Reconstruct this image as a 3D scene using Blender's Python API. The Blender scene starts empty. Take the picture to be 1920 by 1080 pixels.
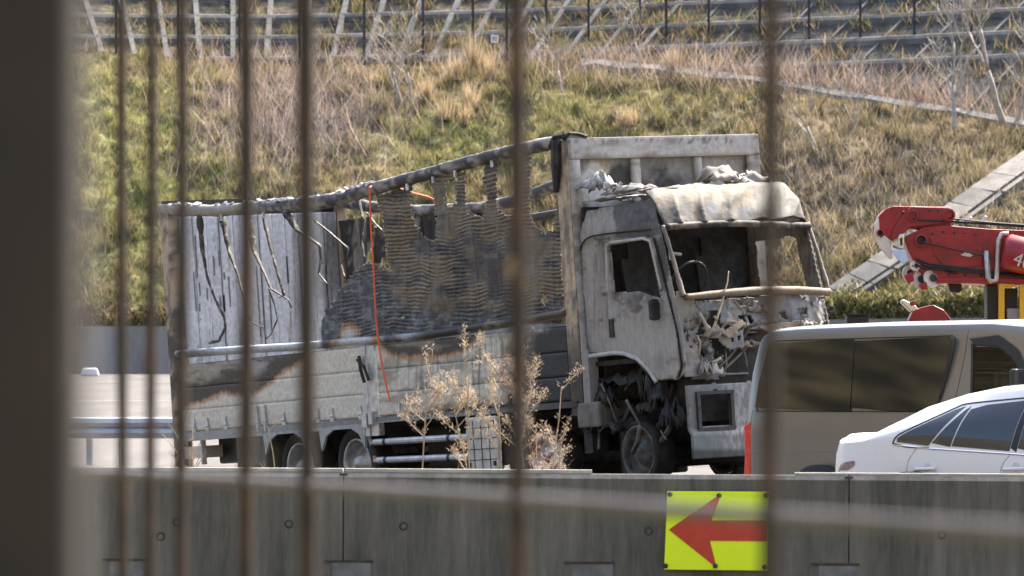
import bpy, math, random
import numpy as np
from mathutils import Matrix, Vector
random.seed(7)
rng = np.random.default_rng(11)
S = bpy.context.scene
COL = S.collection

# ------------------------------------------------------------------ camera
F, CX, HY = 9720.0, 960.0, 774.0          # focal length in photo pixels, centre column, horizon row
CZ = 2.0                                   # camera height in the world
cam_d = bpy.data.cameras.new('camera'); cam = bpy.data.objects.new('camera', cam_d); COL.objects.link(cam)
cam.location = (0, 0, CZ); cam.rotation_euler = (math.radians(90), 0, 0)
cam_d.sensor_width = 36.0; cam_d.lens = F / 1920 * 36.0
cam_d.shift_y = (HY - 540) / 1920
cam_d.clip_start = 0.1; cam_d.clip_end = 5000
cam_d.dof.use_dof = True; cam_d.dof.focus_distance = 54.0; cam_d.dof.aperture_fstop = 7.2
S.camera = cam
# ------------------------------------------------------------------ sky and sun
SUN_EL, SUN_AZ = math.radians(50), math.radians(33)      # azimuth clockwise from +Y (away from camera) to +X (right)
w = bpy.data.worlds.new('World'); S.world = w; w.use_nodes = True
nt = w.node_tree; bg = nt.nodes['Background']
sky = nt.nodes.new('ShaderNodeTexSky'); sky.sky_type = 'NISHITA'; sky.sun_disc = False
sky.sun_elevation = SUN_EL; sky.sun_rotation = SUN_AZ; sky.dust_density = 5.0; sky.ozone_density = .4
nt.links.new(sky.outputs[0], bg.inputs[0]); bg.inputs[1].default_value = 0.15
sd = bpy.data.lights.new('sun', 'SUN'); sun = bpy.data.objects.new('sun', sd); COL.objects.link(sun)
sd.energy = 3.5; sd.angle = math.radians(0.5); sd.color = (1.0, 0.93, 0.82)
to_sun = Vector((math.sin(SUN_AZ) * math.cos(SUN_EL), math.cos(SUN_AZ) * math.cos(SUN_EL), math.sin(SUN_EL)))
sun.rotation_euler = to_sun.to_track_quat('Z', 'Y').to_euler(); sun.location = (60, 60, 80)
S.view_settings.view_transform = 'Standard'; S.view_settings.look = 'None'
S.view_settings.exposure = 1.8; S.view_settings.gamma = 1.0; S.view_settings.use_curve_mapping = False

# ------------------------------------------------------------------ helpers
def tag(o, label=None, cat=None, group=None, kind=None):
    if label: o['label'] = label
    if cat: o['category'] = cat
    if group: o['group'] = group
    if kind: o['kind'] = kind
    return o

def empty(name, loc=(0, 0, 0), rz=0.0):
    o = bpy.data.objects.new(name, None); COL.objects.link(o)
    o.location = loc; o.rotation_euler = (0, 0, rz); o.empty_display_size = 0.2
    return o

def mesh_obj(name, verts, faces, mat, parent=None, cols=None, smooth=False, solid=0.0):
    me = bpy.data.meshes.new(name)
    verts = np.asarray(verts, dtype=np.float32)
    if isinstance(faces, np.ndarray):
        n, k = faces.shape
        me.vertices.add(len(verts)); me.vertices.foreach_set('co', verts.ravel())
        me.loops.add(n * k); me.loops.foreach_set('vertex_index', faces.astype(np.int32).ravel())
        me.polygons.add(n); me.polygons.foreach_set('loop_start', np.arange(0, n * k, k, dtype=np.int32))
        me.update(calc_edges=True)
    else:
        me.from_pydata([tuple(map(float, v)) for v in verts], [], [tuple(int(i) for i in f) for f in faces])
    if cols is not None:
        c = np.ones((len(verts), 4), np.float32); c[:, :3] = np.clip(cols, 0, 1)
        a = me.color_attributes.new('Col', 'FLOAT_COLOR', 'POINT'); a.data.foreach_set('color', c.ravel())
    if smooth: me.polygons.foreach_set('use_smooth', np.ones(len(me.polygons), bool))
    if mat: me.materials.append(mat)
    me.validate()
    o = bpy.data.objects.new(name, me); COL.objects.link(o)
    if parent: o.parent = parent
    if solid:
        m = o.modifiers.new('thickness', 'SOLIDIFY'); m.thickness = solid; m.offset = 0
    return o

class MB:
    """collects simple solids and links them as ONE mesh object"""
    def __init__(self): self.v = []; self.f = []
    def add(self, v, f):
        b = len(self.v); self.v += [tuple(p) for p in v]; self.f += [tuple(i + b for i in q) for q in f]; return self
    def box(self, c, s, rot=None, taper=1.0):
        x, y, z = [k / 2 for k in s]
        p = [(-x, -y, -z), (x, -y, -z), (x, y, -z), (-x, y, -z), (-x * taper, -y * taper, z), (x * taper, -y * taper, z), (x * taper, y * taper, z), (-x * taper, y * taper, z)]
        p = [Vector(q) for q in p]
        if rot is not None: p = [rot @ q for q in p]
        p = [q + Vector(c) for q in p]
        return self.add(p, [(0, 3, 2, 1), (4, 5, 6, 7), (0, 1, 5, 4), (1, 2, 6, 5), (2, 3, 7, 6), (3, 0, 4, 7)])
    def bbox(self, a, b):
        return self.box([(a[i] + b[i]) / 2 for i in range(3)], [abs(b[i] - a[i]) for i in range(3)])
    def tube(self, pts, r, n=8, sy=1.0):
        pts = [Vector(p) for p in pts]; m = len(pts)
        rs = r if hasattr(r, '__len__') else [r] * m
        V = []; up = Vector((0.13, 0.21, 0.97))
        t0 = (pts[1] - pts[0]).normalized()
        a = t0.cross(up)
        if a.length < .1: a = t0.cross(Vector((1, 0, 0)))
        a.normalize()
        for i in range(m):
            t = (pts[min(i + 1, m - 1)] - pts[max(i - 1, 0)]).normalized()
            a = (a - t * a.dot(t)).normalized(); b = t.cross(a)
            for k in range(n):
                th = 2 * math.pi * k / n
                V.append(pts[i] + a * math.cos(th) * rs[i] + b * math.sin(th) * rs[i] * sy)
        Fc = [(i * n + k, i * n + (k + 1) % n, (i + 1) * n + (k + 1) % n, (i + 1) * n + k) for i in range(m - 1) for k in range(n)]
        Fc += [tuple(reversed(range(n))), tuple(range((m - 1) * n, m * n))]
        return self.add(V, Fc)
    def lathe(self, prof, n=24, M=None):
        """prof: (radius, height) turned about local Z, placed with M"""
        V = []; M = M or Matrix()
        for r, h in prof:
            for k in range(n):
                th = 2 * math.pi * k / n; V.append(M @ Vector((r * math.cos(th), r * math.sin(th), h)))
        m = len(prof)
        return self.add(V, [(i * n + k, i * n + (k + 1) % n, (i + 1) * n + (k + 1) % n, (i + 1) * n + k) for i in range(m - 1) for k in range(n)])
    def prism(self, poly, M, t):
        """flat polygon in local XY extruded by t along local Z, placed with M"""
        n = len(poly)
        V = [M @ Vector((x, y, 0)) for x, y in poly] + [M @ Vector((x, y, t)) for x, y in poly]
        Fc = [tuple(reversed(range(n))), tuple(range(n, 2 * n))] + [(i, (i + 1) % n, n + (i + 1) % n, n + i) for i in range(n)]
        return self.add(V, Fc)
    def build(self, name, mat, parent=None, cols=None, smooth=False, bevel=0.0):
        o = mesh_obj(name, self.v, self.f, mat, parent, smooth=smooth, cols=cols(np.array(self.v)) if callable(cols) else cols)
        if bevel:
            b = o.modifiers.new('bevel', 'BEVEL'); b.width = bevel; b.segments = 2; b.limit_method = 'ANGLE'
        return o

def copy_part(o, parent, loc=None, rot=None):
    c = o.copy(); COL.objects.link(c); c.parent = parent
    if loc is not None: c.location = loc
    if rot is not None: c.rotation_euler = rot
    return c
def copy_tree(o, parent=None):
    c = o.copy(); COL.objects.link(c); c.parent = parent
    for ch in [q for q in bpy.data.objects if q.parent == o]: copy_tree(ch, c)
    return c

# ------------------------------------------------------------------ noise (numpy)
def _hash(ix, iy, seed):
    h = (ix.astype(np.int64) * 374761393 + iy.astype(np.int64) * 668265263 + seed * 982451653) & 0x7fffffff
    h = ((h ^ (h >> 13)) * 1274126177) & 0x7fffffff
    return ((h ^ (h >> 16)) & 0xffff) / 65535.0
def vnoise(x, y, seed=0):
    x = np.asarray(x, float); y = np.asarray(y, float)
    ix = np.floor(x); iy = np.floor(y); fx = x - ix; fy = y - iy
    fx = fx * fx * (3 - 2 * fx); fy = fy * fy * (3 - 2 * fy)
    a = _hash(ix, iy, seed); b = _hash(ix + 1, iy, seed); c = _hash(ix, iy + 1, seed); d = _hash(ix + 1, iy + 1, seed)
    return (a * (1 - fx) + b * fx) * (1 - fy) + (c * (1 - fx) + d * fx) * fy
def fbm(x, y, seed=0, o=4):
    s = 0; a = .5; t = 0
    for i in range(o):
        s = s + a * vnoise(np.asarray(x) * 2 ** i, np.asarray(y) * 2 ** i, seed + i * 17); t += a; a *= .55
    return s / t
def sstep(a, b, x): t = np.clip((np.asarray(x, float) - a) / (b - a), 0, 1); return t * t * (3 - 2 * t)
def mixc(c1, c2, t):
    t = np.asarray(t)[..., None]; return np.asarray(c1) * (1 - t) + np.asarray(c2) * t
def inpoly(px, py, poly):
    px = np.asarray(px, float); py = np.asarray(py, float); r = np.zeros(px.shape, bool); n = len(poly)
    for i in range(n):
        x1, y1 = poly[i]; x2, y2 = poly[(i + 1) % n]
        if y1 == y2: continue
        c = ((y1 > py) != (y2 > py)) & (px < (x2 - x1) * (py - y1) / (y2 - y1) + x1)
        r ^= c
    return r
def lin(xs, pts): 
    a = np.array(pts, float); return np.interp(xs, a[:, 0], a[:, 1])

# ------------------------------------------------------------------ pixels and positions
def at(px, py, d):
    """world point seen at photo pixel (px, py) at distance d along the view axis"""
    return Vector(((px - CX) / F * d, d, CZ + (HY - py) / F * d))
def project(P):
    P = np.asarray(P, float); return CX + F * P[..., 0] / P[..., 1], HY - F * (P[..., 2] - CZ) / P[..., 1]
class Frame:
    """a thing's own axes: R (3x3) and origin T in the world"""
    def __init__(self, R, T): self.R = np.array(R, float); self.T = np.array(T, float)
    def world(self, L): return np.asarray(L, float) @ self.R.T + self.T
    def pix(self, L): return project(self.world(L))
    def hit(self, px, py, axis, val):
        d = self.R.T @ np.array([(px - CX) / F, 1, (HY - py) / F]); o = self.R.T @ (np.array([0, 0, CZ]) - self.T)
        t = (val - o[axis]) / d[axis]; return o + t * d
    def matrix(self):
        m = Matrix(self.R.tolist()).to_4x4(); m.translation = self.T.tolist(); return m
def rotz(a): c, s = math.cos(a), math.sin(a); return np.array([[c, -s, 0], [s, c, 0], [0, 0, 1.]])
def rotx(a): c, s = math.cos(a), math.sin(a); return np.array([[1, 0, 0], [0, c, -s], [0, s, c]])
def roty(a): c, s = math.cos(a), math.sin(a); return np.array([[c, 0, s], [0, 1, 0], [-s, 0, c]])

# ------------------------------------------------------------------ materials
def _base(name, rough, metal, spec=None):
    m = bpy.data.materials.new(name); m.use_nodes = True
    b = m.node_tree.nodes['Principled BSDF']; b.inputs['Roughness'].default_value = rough; b.inputs['Metallic'].default_value = metal
    if spec is not None: b.inputs['Specular IOR Level'].default_value = spec
    return m, m.node_tree, b
def _coords(t, scale):
    tc = t.nodes.new('ShaderNodeTexCoord'); mp = t.nodes.new('ShaderNodeMapping')
    mp.inputs['Scale'].default_value = scale if hasattr(scale, '__len__') else (scale,) * 3
    t.links.new(tc.outputs['Object'], mp.inputs['Vector']); return mp.outputs[0]
def _noise(t, vec, detail=6, rough=.6):
    n = t.nodes.new('ShaderNodeTexNoise'); n.inputs['Scale'].default_value = 1; n.inputs['Detail'].default_value = detail; n.inputs['Roughness'].default_value = rough
    t.links.new(vec, n.inputs['Vector']); return n.outputs['Fac']
def _bump(t, b, fac, strength, dist):
    bp = t.nodes.new('ShaderNodeBump'); bp.inputs['Strength'].default_value = strength; bp.inputs['Distance'].default_value = dist
    t.links.new(fac, bp.inputs['Height']); t.links.new(bp.outputs[0], b.inputs['Normal'])
def pm(name, c1, c2=None, scale=6.0, rough=.6, metal=0.0, bump=0.0, bdist=.01, lo=.35, hi=.65, spec=None, coat=0.0):
    m, t, b = _base(name, rough, metal, spec)
    if coat: b.inputs['Coat Weight'].default_value = coat; b.inputs['Coat Roughness'].default_value = .05
    if c2 is None: b.inputs['Base Color'].default_value = (*c1, 1)
    if c2 is not None or bump:
        f = _noise(t, _coords(t, scale))
        if c2 is not None:
            r = t.nodes.new('ShaderNodeValToRGB'); r.color_ramp.elements[0].position = lo; r.color_ramp.elements[1].position = hi
            r.color_ramp.elements[0].color = (*c1, 1); r.color_ramp.elements[1].color = (*c2, 1)
            t.links.new(f, r.inputs[0]); t.links.new(r.outputs[0], b.inputs['Base Color'])
        if bump: _bump(t, b, f, bump, bdist)
    return m
def am(name, rough=.7, metal=0.0, scale=20.0, var=.35, bump=.3, bdist=.006, trans=0.0, spec=.3):
    """colour from the mesh's own attribute, broken up by fine noise"""
    m, t, b = _base(name, rough, metal, spec)
    a = t.nodes.new('ShaderNodeAttribute'); a.attribute_name = 'Col'
    f = _noise(t, _coords(t, scale))
    mr = t.nodes.new('ShaderNodeMapRange'); mr.inputs['From Min'].default_value = .3; mr.inputs['From Max'].default_value = .7
    mr.inputs['To Min'].default_value = 1 - var; mr.inputs['To Max'].default_value = 1 + var
    t.links.new(f, mr.inputs[0])
    vm = t.nodes.new('ShaderNodeVectorMath'); vm.operation = 'SCALE'
    t.links.new(a.outputs['Color'], vm.inputs[0]); t.links.new(mr.outputs[0], vm.inputs['Scale'])
    t.links.new(vm.outputs[0], b.inputs['Base Color'])
    if bump: _bump(t, b, f, bump, bdist)
    if trans:
        tr = t.nodes.new('ShaderNodeBsdfTranslucent'); t.links.new(vm.outputs[0], tr.inputs['Color'])
        mx = t.nodes.new('ShaderNodeMixShader'); mx.inputs[0].default_value = trans
        out = t.nodes['Material Output']; t.links.new(b.outputs[0], mx.inputs[1]); t.links.new(tr.outputs[0], mx.inputs[2]); t.links.new(mx.outputs[0], out.inputs[0])
    return m

M_plant = am('plant_fibre', .8, scale=3, var=.2, bump=0, trans=.35, spec=.1)
M_soil = am('slope_soil', .95, scale=2.5, var=.4, bump=.8, bdist=.15, spec=.1)
M_bark = pm('pale_bark', (.27, .235, .195), (.46, .41, .35), 8, .85)
M_char = am('charred_metal', .7, .05, scale=(30, 30, 9), var=.14, bump=.2, bdist=.004)
M_paint = am('scorched_paint', .55, 0, scale=18, var=.22, bump=.15, bdist=.004)
M_soot = pm('black_soot', (.008, .008, .009), (.04, .036, .032), 9, .8, bump=.6, bdist=.03)
M_darksteel = pm('dark_steel', (.02, .02, .022), (.06, .055, .05), 12, .6, .2, bump=.3)
M_rubber = pm('tyre_rubber', (.012, .012, .013), (.03, .03, .03), 25, .8)
M_rim = pm('grey_rim', (.28, .29, .3), (.5, .51, .52), 10, .4, .6)
M_alu = pm('dull_aluminium', (.38, .39, .39), (.6, .6, .58), 14, .42, .5, bump=.1)
M_white = pm('dirty_white', (.42, .4, .36), (.62, .6, .55), 10, .6)
M_orange = pm('orange_rope', (.75, .10, .03), (.85, .16, .05), 40, .7)
M_conc = pm('pale_concrete', (.20, .19, .17), (.34, .32, .29), 1.6, .9, bump=.4, bdist=.02)
M_black = pm('black_plastic', (.012, .012, .013), None, rough=.5)
# ------------------------------------------------------------------ truck pose (needed by the ground it stands on)
GH = 0.93                                                   # gate bottom above the road
TR = roty(-.064276) @ rotx(-.0096) @ rotz(-.98636)
TT = np.array([.7555, 54.1746, CZ + .1243])
TK = Frame(TR, TT)                                          # origin: front right lower corner of the cargo body

# ------------------------------------------------------------------ ground
def base_z(Y): return CZ + lin(Y, [(0, -1.15), (66, -1.12), (88, -.9), (100, -.5), (130, .35), (166, 1.26), (400, 1.26)])
def road_z(X, Y):
    X = np.asarray(X, float); Y = np.asarray(Y, float)
    n = TR[:, 2]; p = TT - n * GH
    zt = p[2] - (n[0] * (X - p[0]) + n[1] * (Y - p[1])) / n[2]
    L = (np.stack([X, Y, zt], -1) - TT) @ TR
    dx = np.maximum(np.maximum(-9.0 - L[..., 0], L[..., 0] - 2.2), 0); dy = np.maximum(np.maximum(-.5 - L[..., 1], L[..., 1] - 2.9), 0)
    wgt = 1 - sstep(0, 3.2, np.hypot(dx, dy))
    return base_z(Y) * (1 - wgt) + zt * wgt

def grid_mesh(name, P, mat, parent=None, cols=None, smooth=True):
    n, m = P.shape[:2]; i = np.arange(n * m).reshape(n, m)
    q = np.stack([i[:-1, :-1], i[:-1, 1:], i[1:, 1:], i[1:, :-1]], -1).reshape(-1, 4)
    return mesh_obj(name, P.reshape(-1, 3), q, mat, parent, cols=None if cols is None else cols.reshape(-1, 3), smooth=smooth)

m_as = pm('worn_asphalt', (.052, .048, .045), (.088, .081, .076), (1.2, .25, 1), .9, bump=.3, bdist=.01)
m_gr = pm('rough_ground', (.05, .055, .025), (.14, .115, .06), .8, .95, bump=.6, bdist=.1)
tag(mesh_obj('ground', [(-1500, -1500, .05), (1500, -1500, .05), (1500, 1500, .05), (-1500, 1500, .05)], [(0, 1, 2, 3)], m_gr), kind='structure')
xs = np.concatenate([np.linspace(-90, -12, 14), np.linspace(-11, 9, 81), np.linspace(10, 90, 14)]); ys = np.concatenate([np.linspace(39.75, 72, 130), np.linspace(73, 172, 40)])
X, Y = np.meshgrid(xs, ys)
tag(grid_mesh('road', np.stack([X, Y, road_z(X, Y)], -1), m_as), kind='structure')
m_line = pm('road_line', (.3, .29, .27), (.4, .39, .37), 5, .8)
for (yy, x0, x1, wd) in ((104, -40, 40, .16), (128, -40, 40, .16), (152, -40, 40, .2)):
    lx = np.linspace(x0, x1, 40); a = np.stack([lx, np.full(40, yy), road_z(lx, np.full(40, yy)) + .006], -1)
    b = np.stack([lx, np.full(40, yy + wd), road_z(lx, np.full(40, yy + wd)) + .006], -1)
    tag(grid_mesh('road_marking', np.stack([a, b]), m_line), kind='structure')

# hill behind the viewer (mirrored in the van's windows)
m_hill = pm('far_hill_scrub', (.008, .009, .004), (.20, .165, .09), (.45, .45, 3.0), .95, bump=.6, bdist=.3, lo=.42, hi=.6)
ha = np.radians(np.linspace(152, 330, 90)); hv = np.linspace(0, 1, 24)          # round from the left to behind the viewer
A, V = np.meshgrid(ha, hv)
rad = 62 + 75 * V + 8 * (fbm(A * 9, V * 3, 5) - .5)
Zh = -.5 + 70 * V ** .8 * (1 + .35 * (fbm(A * 7, V * 4, 9) - .5))
tag(grid_mesh('hill', np.stack([rad * np.cos(A), 20 + rad * np.sin(A), Zh], -1), m_hill), kind='structure')

# ------------------------------------------------------------------ cut slope behind the road
def d_b(u): return 166 - 16 * sstep(450, 2100, u)
def d_t(u): return 184 - lin(u, [(500, 0), (900, 2.5), (1340, 8), (1920, 18), (2500, 26), (4000, 40)])
def y_t(u): return lin(u, [(-800, 96), (160, 98), (330, 112), (600, 120), (1000, 118), (1100, 118), (1260, 132), (1420, 152), (1560, 176), (1700, 197), (1920, 234), (2500, 330)])
Z_B = CZ + 2.72
CHUTE_V = [(1500, 0.0), (1540, .03), (1920, .66), (2100, .95)]                  # where the drain runs: the ground is evened out there
def slope_pt(u, v):
    u = np.asarray(u, float); v = np.asarray(v, float)
    d = d_b(u) + (d_t(u) - d_b(u)) * v
    zt = CZ + (HY - y_t(u)) / F * d_t(u)
    z = Z_B + (zt - Z_B) * (v + .10 * np.sin(np.pi * v)) + .35 * np.sin(np.pi * np.clip(v, 0, 1)) * (fbm(u * .006, v * 5, 3, 3) - .5) * 2 + .42 * np.clip(8 * v * (1 - v), 0, 1) * (fbm(u * .024, v * 24, 6, 3) - .5) * 2 * (1 - np.exp(-((v - lin(u, CHUTE_V)) / .13) ** 2) * (u > 1440))
    return np.stack([(u - CX) / F * d, d, z], -1)
def slope_at(px, py):
    lo, hi = 0.0, 1.0
    for _ in range(28):
        m = (lo + hi) / 2
        y = project(slope_pt(px, m))[1]
        if y > py: lo = m
        else: hi = m
    return Vector(slope_pt(px, (lo + hi) / 2))

def g2(px, py, cx, cy, rx, ry): return np.exp(-((px - cx) / rx) ** 2 - ((py - cy) / ry) ** 2)
GREEN = np.array([.19, .205, .07]); LIME = np.array([.42, .40, .15]); OLIVE = np.array([.17, .16, .065])
DRY = np.array([.34, .26, .145]); STRAW = np.array([.46, .36, .2]); TWIG = np.array([.25, .205, .17]); DARK = np.array([.05, .042, .028]); BROWN = np.array([.20, .155, .10])
def veg_col(px, py):
    """what grows where on the slope"""
    n1 = fbm(px / 55, py / 32, 21); n2 = fbm(px / 20, py / 12, 33); n3 = fbm(px / 140, py / 60, 44)
    c = mixc(OLIVE, DRY, sstep(.38, .62, n1))
    gw = np.clip(1.1 * g2(px, py, 210, 230, 120, 200) + .85 * g2(px, py, 360, 330, 160, 110) + .9 * g2(px, py, 800, 260, 230, 75) + .75 * g2(px, py, 1150, 200, 230, 70) + .6 * g2(px, py, 640, 330, 150, 50) + .5 * g2(px, py, 230, 500, 160, 140) + .45 * g2(px, py, 1780, 560, 160, 50) + .35 * g2(px, py, 1600, 330, 250, 120), 0, 1)
    c = mixc(c, mixc(GREEN, LIME, sstep(.4, .68, n2)), gw * sstep(.34, .56, n1 * .6 + n3 * .4 + .06))
    c = mixc(c, LIME * 1.1, .9 * (g2(px, py, 345, 165, 80, 30) + .7 * g2(px, py, 190, 220, 60, 130)) * sstep(.3, .5, n2))
    tw = np.clip(1.0 * g2(px, py, 530, 200, 150, 95) + .8 * g2(px, py, 1640, 300, 330, 120) + .5 * g2(px, py, 1450, 420, 120, 120) + .5 * g2(px, py, 640, 250, 90, 70), 0, 1)
    c = mixc(c, mixc(TWIG, BROWN, n2), tw * .85)
    c = mixc(c, STRAW, .75 * np.clip(g2(px, py, 600, 330, 110, 28) + g2(px, py, 690, 330, 60, 40) + .9 * g2(px, py, 870, 170, 60, 40) + g2(px, py, 1800, 585, 120, 25) + g2(px, py, 1600, 195, 80, 16) + g2(px, py, 1180, 215, 60, 20), 0, 1) * sstep(.3, .55, n2))
    c = mixc(c, np.array([.13, .105, .075]), .7 * sstep(.56, .68, fbm(px / 24, py / 9, 55)))
    c = mixc(c, DARK, .85 * sstep(.53, .70, n2) * (1 - .4 * gw))
    return c

us = np.concatenate([np.linspace(-2200, -260, 50), np.linspace(-250, 2200, 420), np.linspace(2210, 4200, 50)]); vs = np.linspace(0, 1, 150)
U, V = np.meshgrid(us, vs); P = slope_pt(U, V); px, py = project(P)
tag(grid_mesh('slope', P, M_soil, cols=veg_col(px, py) * .6), kind='structure')

# upper slope: a concave cutting held by a concrete grid
BETA = math.radians(36)
def phi(u): return np.radians(lin(u, [(-2200, -50), (190, -17), (490, 0), (1340, 44), (1920, 50), (4200, 60)]))
def up_pt(u, h):
    u = np.asarray(u, float); h = np.asarray(h, float); b = slope_pt(u, 1.0 + 0 * u); p = phi(u)
    return b + np.stack([np.sin(p) * math.cos(BETA) * h, np.cos(p) * math.cos(BETA) * h, math.sin(BETA) * h + 0 * u], -1)
hs = np.linspace(-.2, 14, 40); U, H = np.meshgrid(us, hs); P = up_pt(U, H); P[..., 2] += .12 * (fbm(P[..., 0] * 1.2, P[..., 2] * 2, 8) - .5)
px, py = project(P)
n1 = fbm(px / 38, py / 22, 71); n2 = fbm(px / 14, py / 9, 72)
c = mixc(np.array([.055, .05, .045]), np.array([.19, .15, .10]), sstep(.45, .7, n1))
c = mixc(c, np.array([.14, .16, .05]), .7 * sstep(.58, .72, n2))
c = mixc(c, np.array([.065, .066, .068]), .8 * sstep(1300, 1480, px))  # right side greyed and darkened: shade put into the soil colour
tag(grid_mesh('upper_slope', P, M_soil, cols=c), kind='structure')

m_frame = pm('grid_concrete', (.07, .07, .068), (.15, .147, .142), 1.2, .9, bump=.4, bdist=.02)
fr = empty('slope_frame', tuple(slope_pt(900, 1.0)))
tag(fr, 'grey concrete grid frame holding the steep bank behind the thin fence', 'retaining grid')
inv = fr.matrix_basis.inverted()
off = np.array(fr.location)
def up_beam(pts, wd, ht, name='beam'):
    """rectangular beam lying on the bank along pts"""
    pts = np.asarray(pts); V = []; n = len(pts)
    for i in range(n):
        t = pts[min(i + 1, n - 1)] - pts[max(i - 1, 0)]; t = t / np.linalg.norm(t)
        uu = (px_u[i]); p = phi(uu); nrm = np.array([-np.sin(p) * math.sin(BETA), -np.cos(p) * math.sin(BETA), math.cos(BETA)])
        s = np.cross(t, nrm); s /= np.linalg.norm(s)
        for a, b in ((-1, -.15), (1, -.15), (1, ht), (-1, ht)): V.append(pts[i] + s * a * wd / 2 + nrm * b)
    Fc = [(i * 4 + k, i * 4 + (k + 1) % 4, i * 4 + 4 + (k + 1) % 4, i * 4 + 4 + k) for i in range(n - 1) for k in range(4)] + [(3, 2, 1, 0), tuple(range(4 * n - 4, 4 * n))]
    return mesh_obj(name, np.array(V) - off, Fc, m_frame, fr)
def sill(pts):
    """level beam with an upright face and a flat top"""
    pts = np.asarray(pts); n = len(pts); V = []
    for i in range(n):
        t = pts[min(i + 1, n - 1)] - pts[max(i - 1, 0)]; s = np.array([t[1], -t[0], 0]); s /= np.linalg.norm(s)
        for a, b in ((.20, -.24), (.20, .03), (.09, .15), (-.30, .20)): V.append(pts[i] + s * a + np.array([0, 0, b]))
    Fc = [(i * 4 + k, i * 4 + (k + 1) % 4, i * 4 + 4 + (k + 1) % 4, i * 4 + 4 + k) for i in range(n - 1) for k in range(4)] + [(3, 2, 1, 0), tuple(range(4 * n - 4, 4 * n))]
    return mesh_obj('level_beam', np.array(V) - off, Fc, m_frame, fr)
u = 65.0
while u < 2050:
    h = np.linspace(-.1, 7.5, 5); px_u = [u] * 5
    up_beam(up_pt(np.full(5, u), h), .19 if u < 1200 else .13, .16 if u < 1200 else .07)
    u += 62 if u < 1250 else 84
ug = np.arange(-60, 2120, 30.0); ztu = slope_pt(ug, 1.0 + 0 * ug)[:, 2]
for z in (11.75, 12.62, 13.47, 14.3, 15.15, 16.0, 16.85, 17.7):
    z = z + CZ - .15
    h = (z - ztu) / math.sin(BETA); ok = h > -.05; run = []
    k = 0
    while k < len(ug):
        if ok[k]:
            j = k
            while j + 1 < len(ug) and ok[j + 1]: j += 1
            if j > k:
                sill(up_pt(ug[k:j + 1], h[k:j + 1]))
            k = j + 1
        else: k += 1

m_chute_k = pm('kerb_concrete', (.13, .125, .115), (.24, .23, .21), 2.0, .9)
# ditch kerb between the two slopes
uk = np.arange(1090, 2200, 24.0)
dk = empty('ditch_kerb', tuple(slope_pt(1500, .985))); offk = np.array(dk.location)
tag(dk, 'pale concrete ditch kerb running under the bare trees', 'kerb')
for k in range(0, len(uk) - 1, 4):
    seg = uk[k:k + 5]
    a = slope_pt(seg, .965 + 0 * seg); b = slope_pt(seg, .99 + 0 * seg); t = np.array([0, 0, .16])
    V = np.concatenate([a - t, a + t, b + t * 1.3, b - t]) - offk; n = len(seg); V[:, 0] += 0
    Fc = []
    for i in range(n - 1):
        for q in range(4): Fc.append((q * n + i, q * n + i + 1, ((q + 1) % 4) * n + i + 1, ((q + 1) % 4) * n + i))
    Fc += [(0, n, 2 * n, 3 * n), (n - 1, 4 * n - 1, 3 * n - 1, 2 * n - 1)]
    mesh_obj('kerb_block', V, Fc, m_chute_k, dk)

# stepped drainage chute down the slope
ch = empty('drain_chute', tuple(slope_at(1560, 588))); offc = np.array(ch.location)
tag(ch, 'concrete drainage chute running diagonally up the grass beside the red crane', 'drain')
cl = [(1500, 622), (1552, 583), (1608, 546), (1665, 508), (1722, 468), (1778, 428), (1835, 386), (1892, 345), (1950, 305), (2010, 262)]
m_chute = pm('chute_concrete', (.10, .095, .085), (.18, .17, .155), 2.0, .9, bump=.3, bdist=.02)
m_chan = pm('chute_channel', (.05, .05, .05), (.10, .095, .09), 2.0, .9)
_cx = np.linspace(1500, 2010, 14); cl2 = [(x_, lin(x_, cl)) for x_ in _cx]
cp = [np.array(slope_at(*q)) + [0, 0, .12] if q[1] < 600 else np.array(slope_pt(q[0], 0.0)) for q in cl2]
for i in range(len(cp) - 1):
    a, b = cp[i], cp[i + 1]; t = (b - a); L = np.linalg.norm(t); t /= L
    nrm = np.array([-.1, -.45, .88]); s = np.cross(t, nrm); s /= np.linalg.norm(s); nrm = np.cross(s, t)
    def slab(o0, o1, z0, z1, mat, nm, gap=.02):
        mb = MB(); V = []
        for e in (a + t * gap, b - t * gap):
            for o_, z_ in ((o0, z0), (o1, z0), (o1, z1), (o0, z1)): V.append(e + s * o_ + nrm * z_ - offc)
        mb.add(V, [(0, 1, 5, 4), (1, 2, 6, 5), (2, 3, 7, 6), (3, 0, 4, 7), (3, 2, 1, 0), (4, 5, 6, 7)]).build(nm, mat, ch)
    slab(-.62, .24, -.3, .16, m_chute, 'apron_slab'); slab(.24, .42, -.3, .04, m_chan, 'channel_bed', .0); slab(.42, .58, -.3, .2, m_chute, 'side_wall')

# road wall at the foot of the slope
rw = empty('foot_wall', tuple(slope_pt(700, 0)))
tag(rw, 'stained concrete wall along the foot of the grassy slope', 'wall'); offw = np.array(rw.location)
m_fw = pm('stained_concrete', (.12, .11, .10), (.28, .26, .235), (.7, .7, .25), .9, bump=.4, bdist=.03)
for u0 in range(-260, 2700, 180):
    uu = np.array([u0, u0 + 178.5]); a = slope_pt(uu, 0 * uu)
    V = []
    for p in a:
        for dy, z in ((-.25, CZ + 1.0), (-.1, Z_B + .05), (.3, Z_B + .05), (.3, CZ + 1.0)): V.append((p[0], p[1] + dy, z))
    mesh_obj('wall_panel', np.array(V) - offw, [(0, 4, 5, 1), (1, 5, 6, 2), (2, 6, 7, 3), (3, 7, 4, 0), (0, 1, 2, 3), (7, 6, 5, 4)], m_fw, rw)
m_bag = pm('white_bag', (.8, .8, .8), None, rough=.5)
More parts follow.
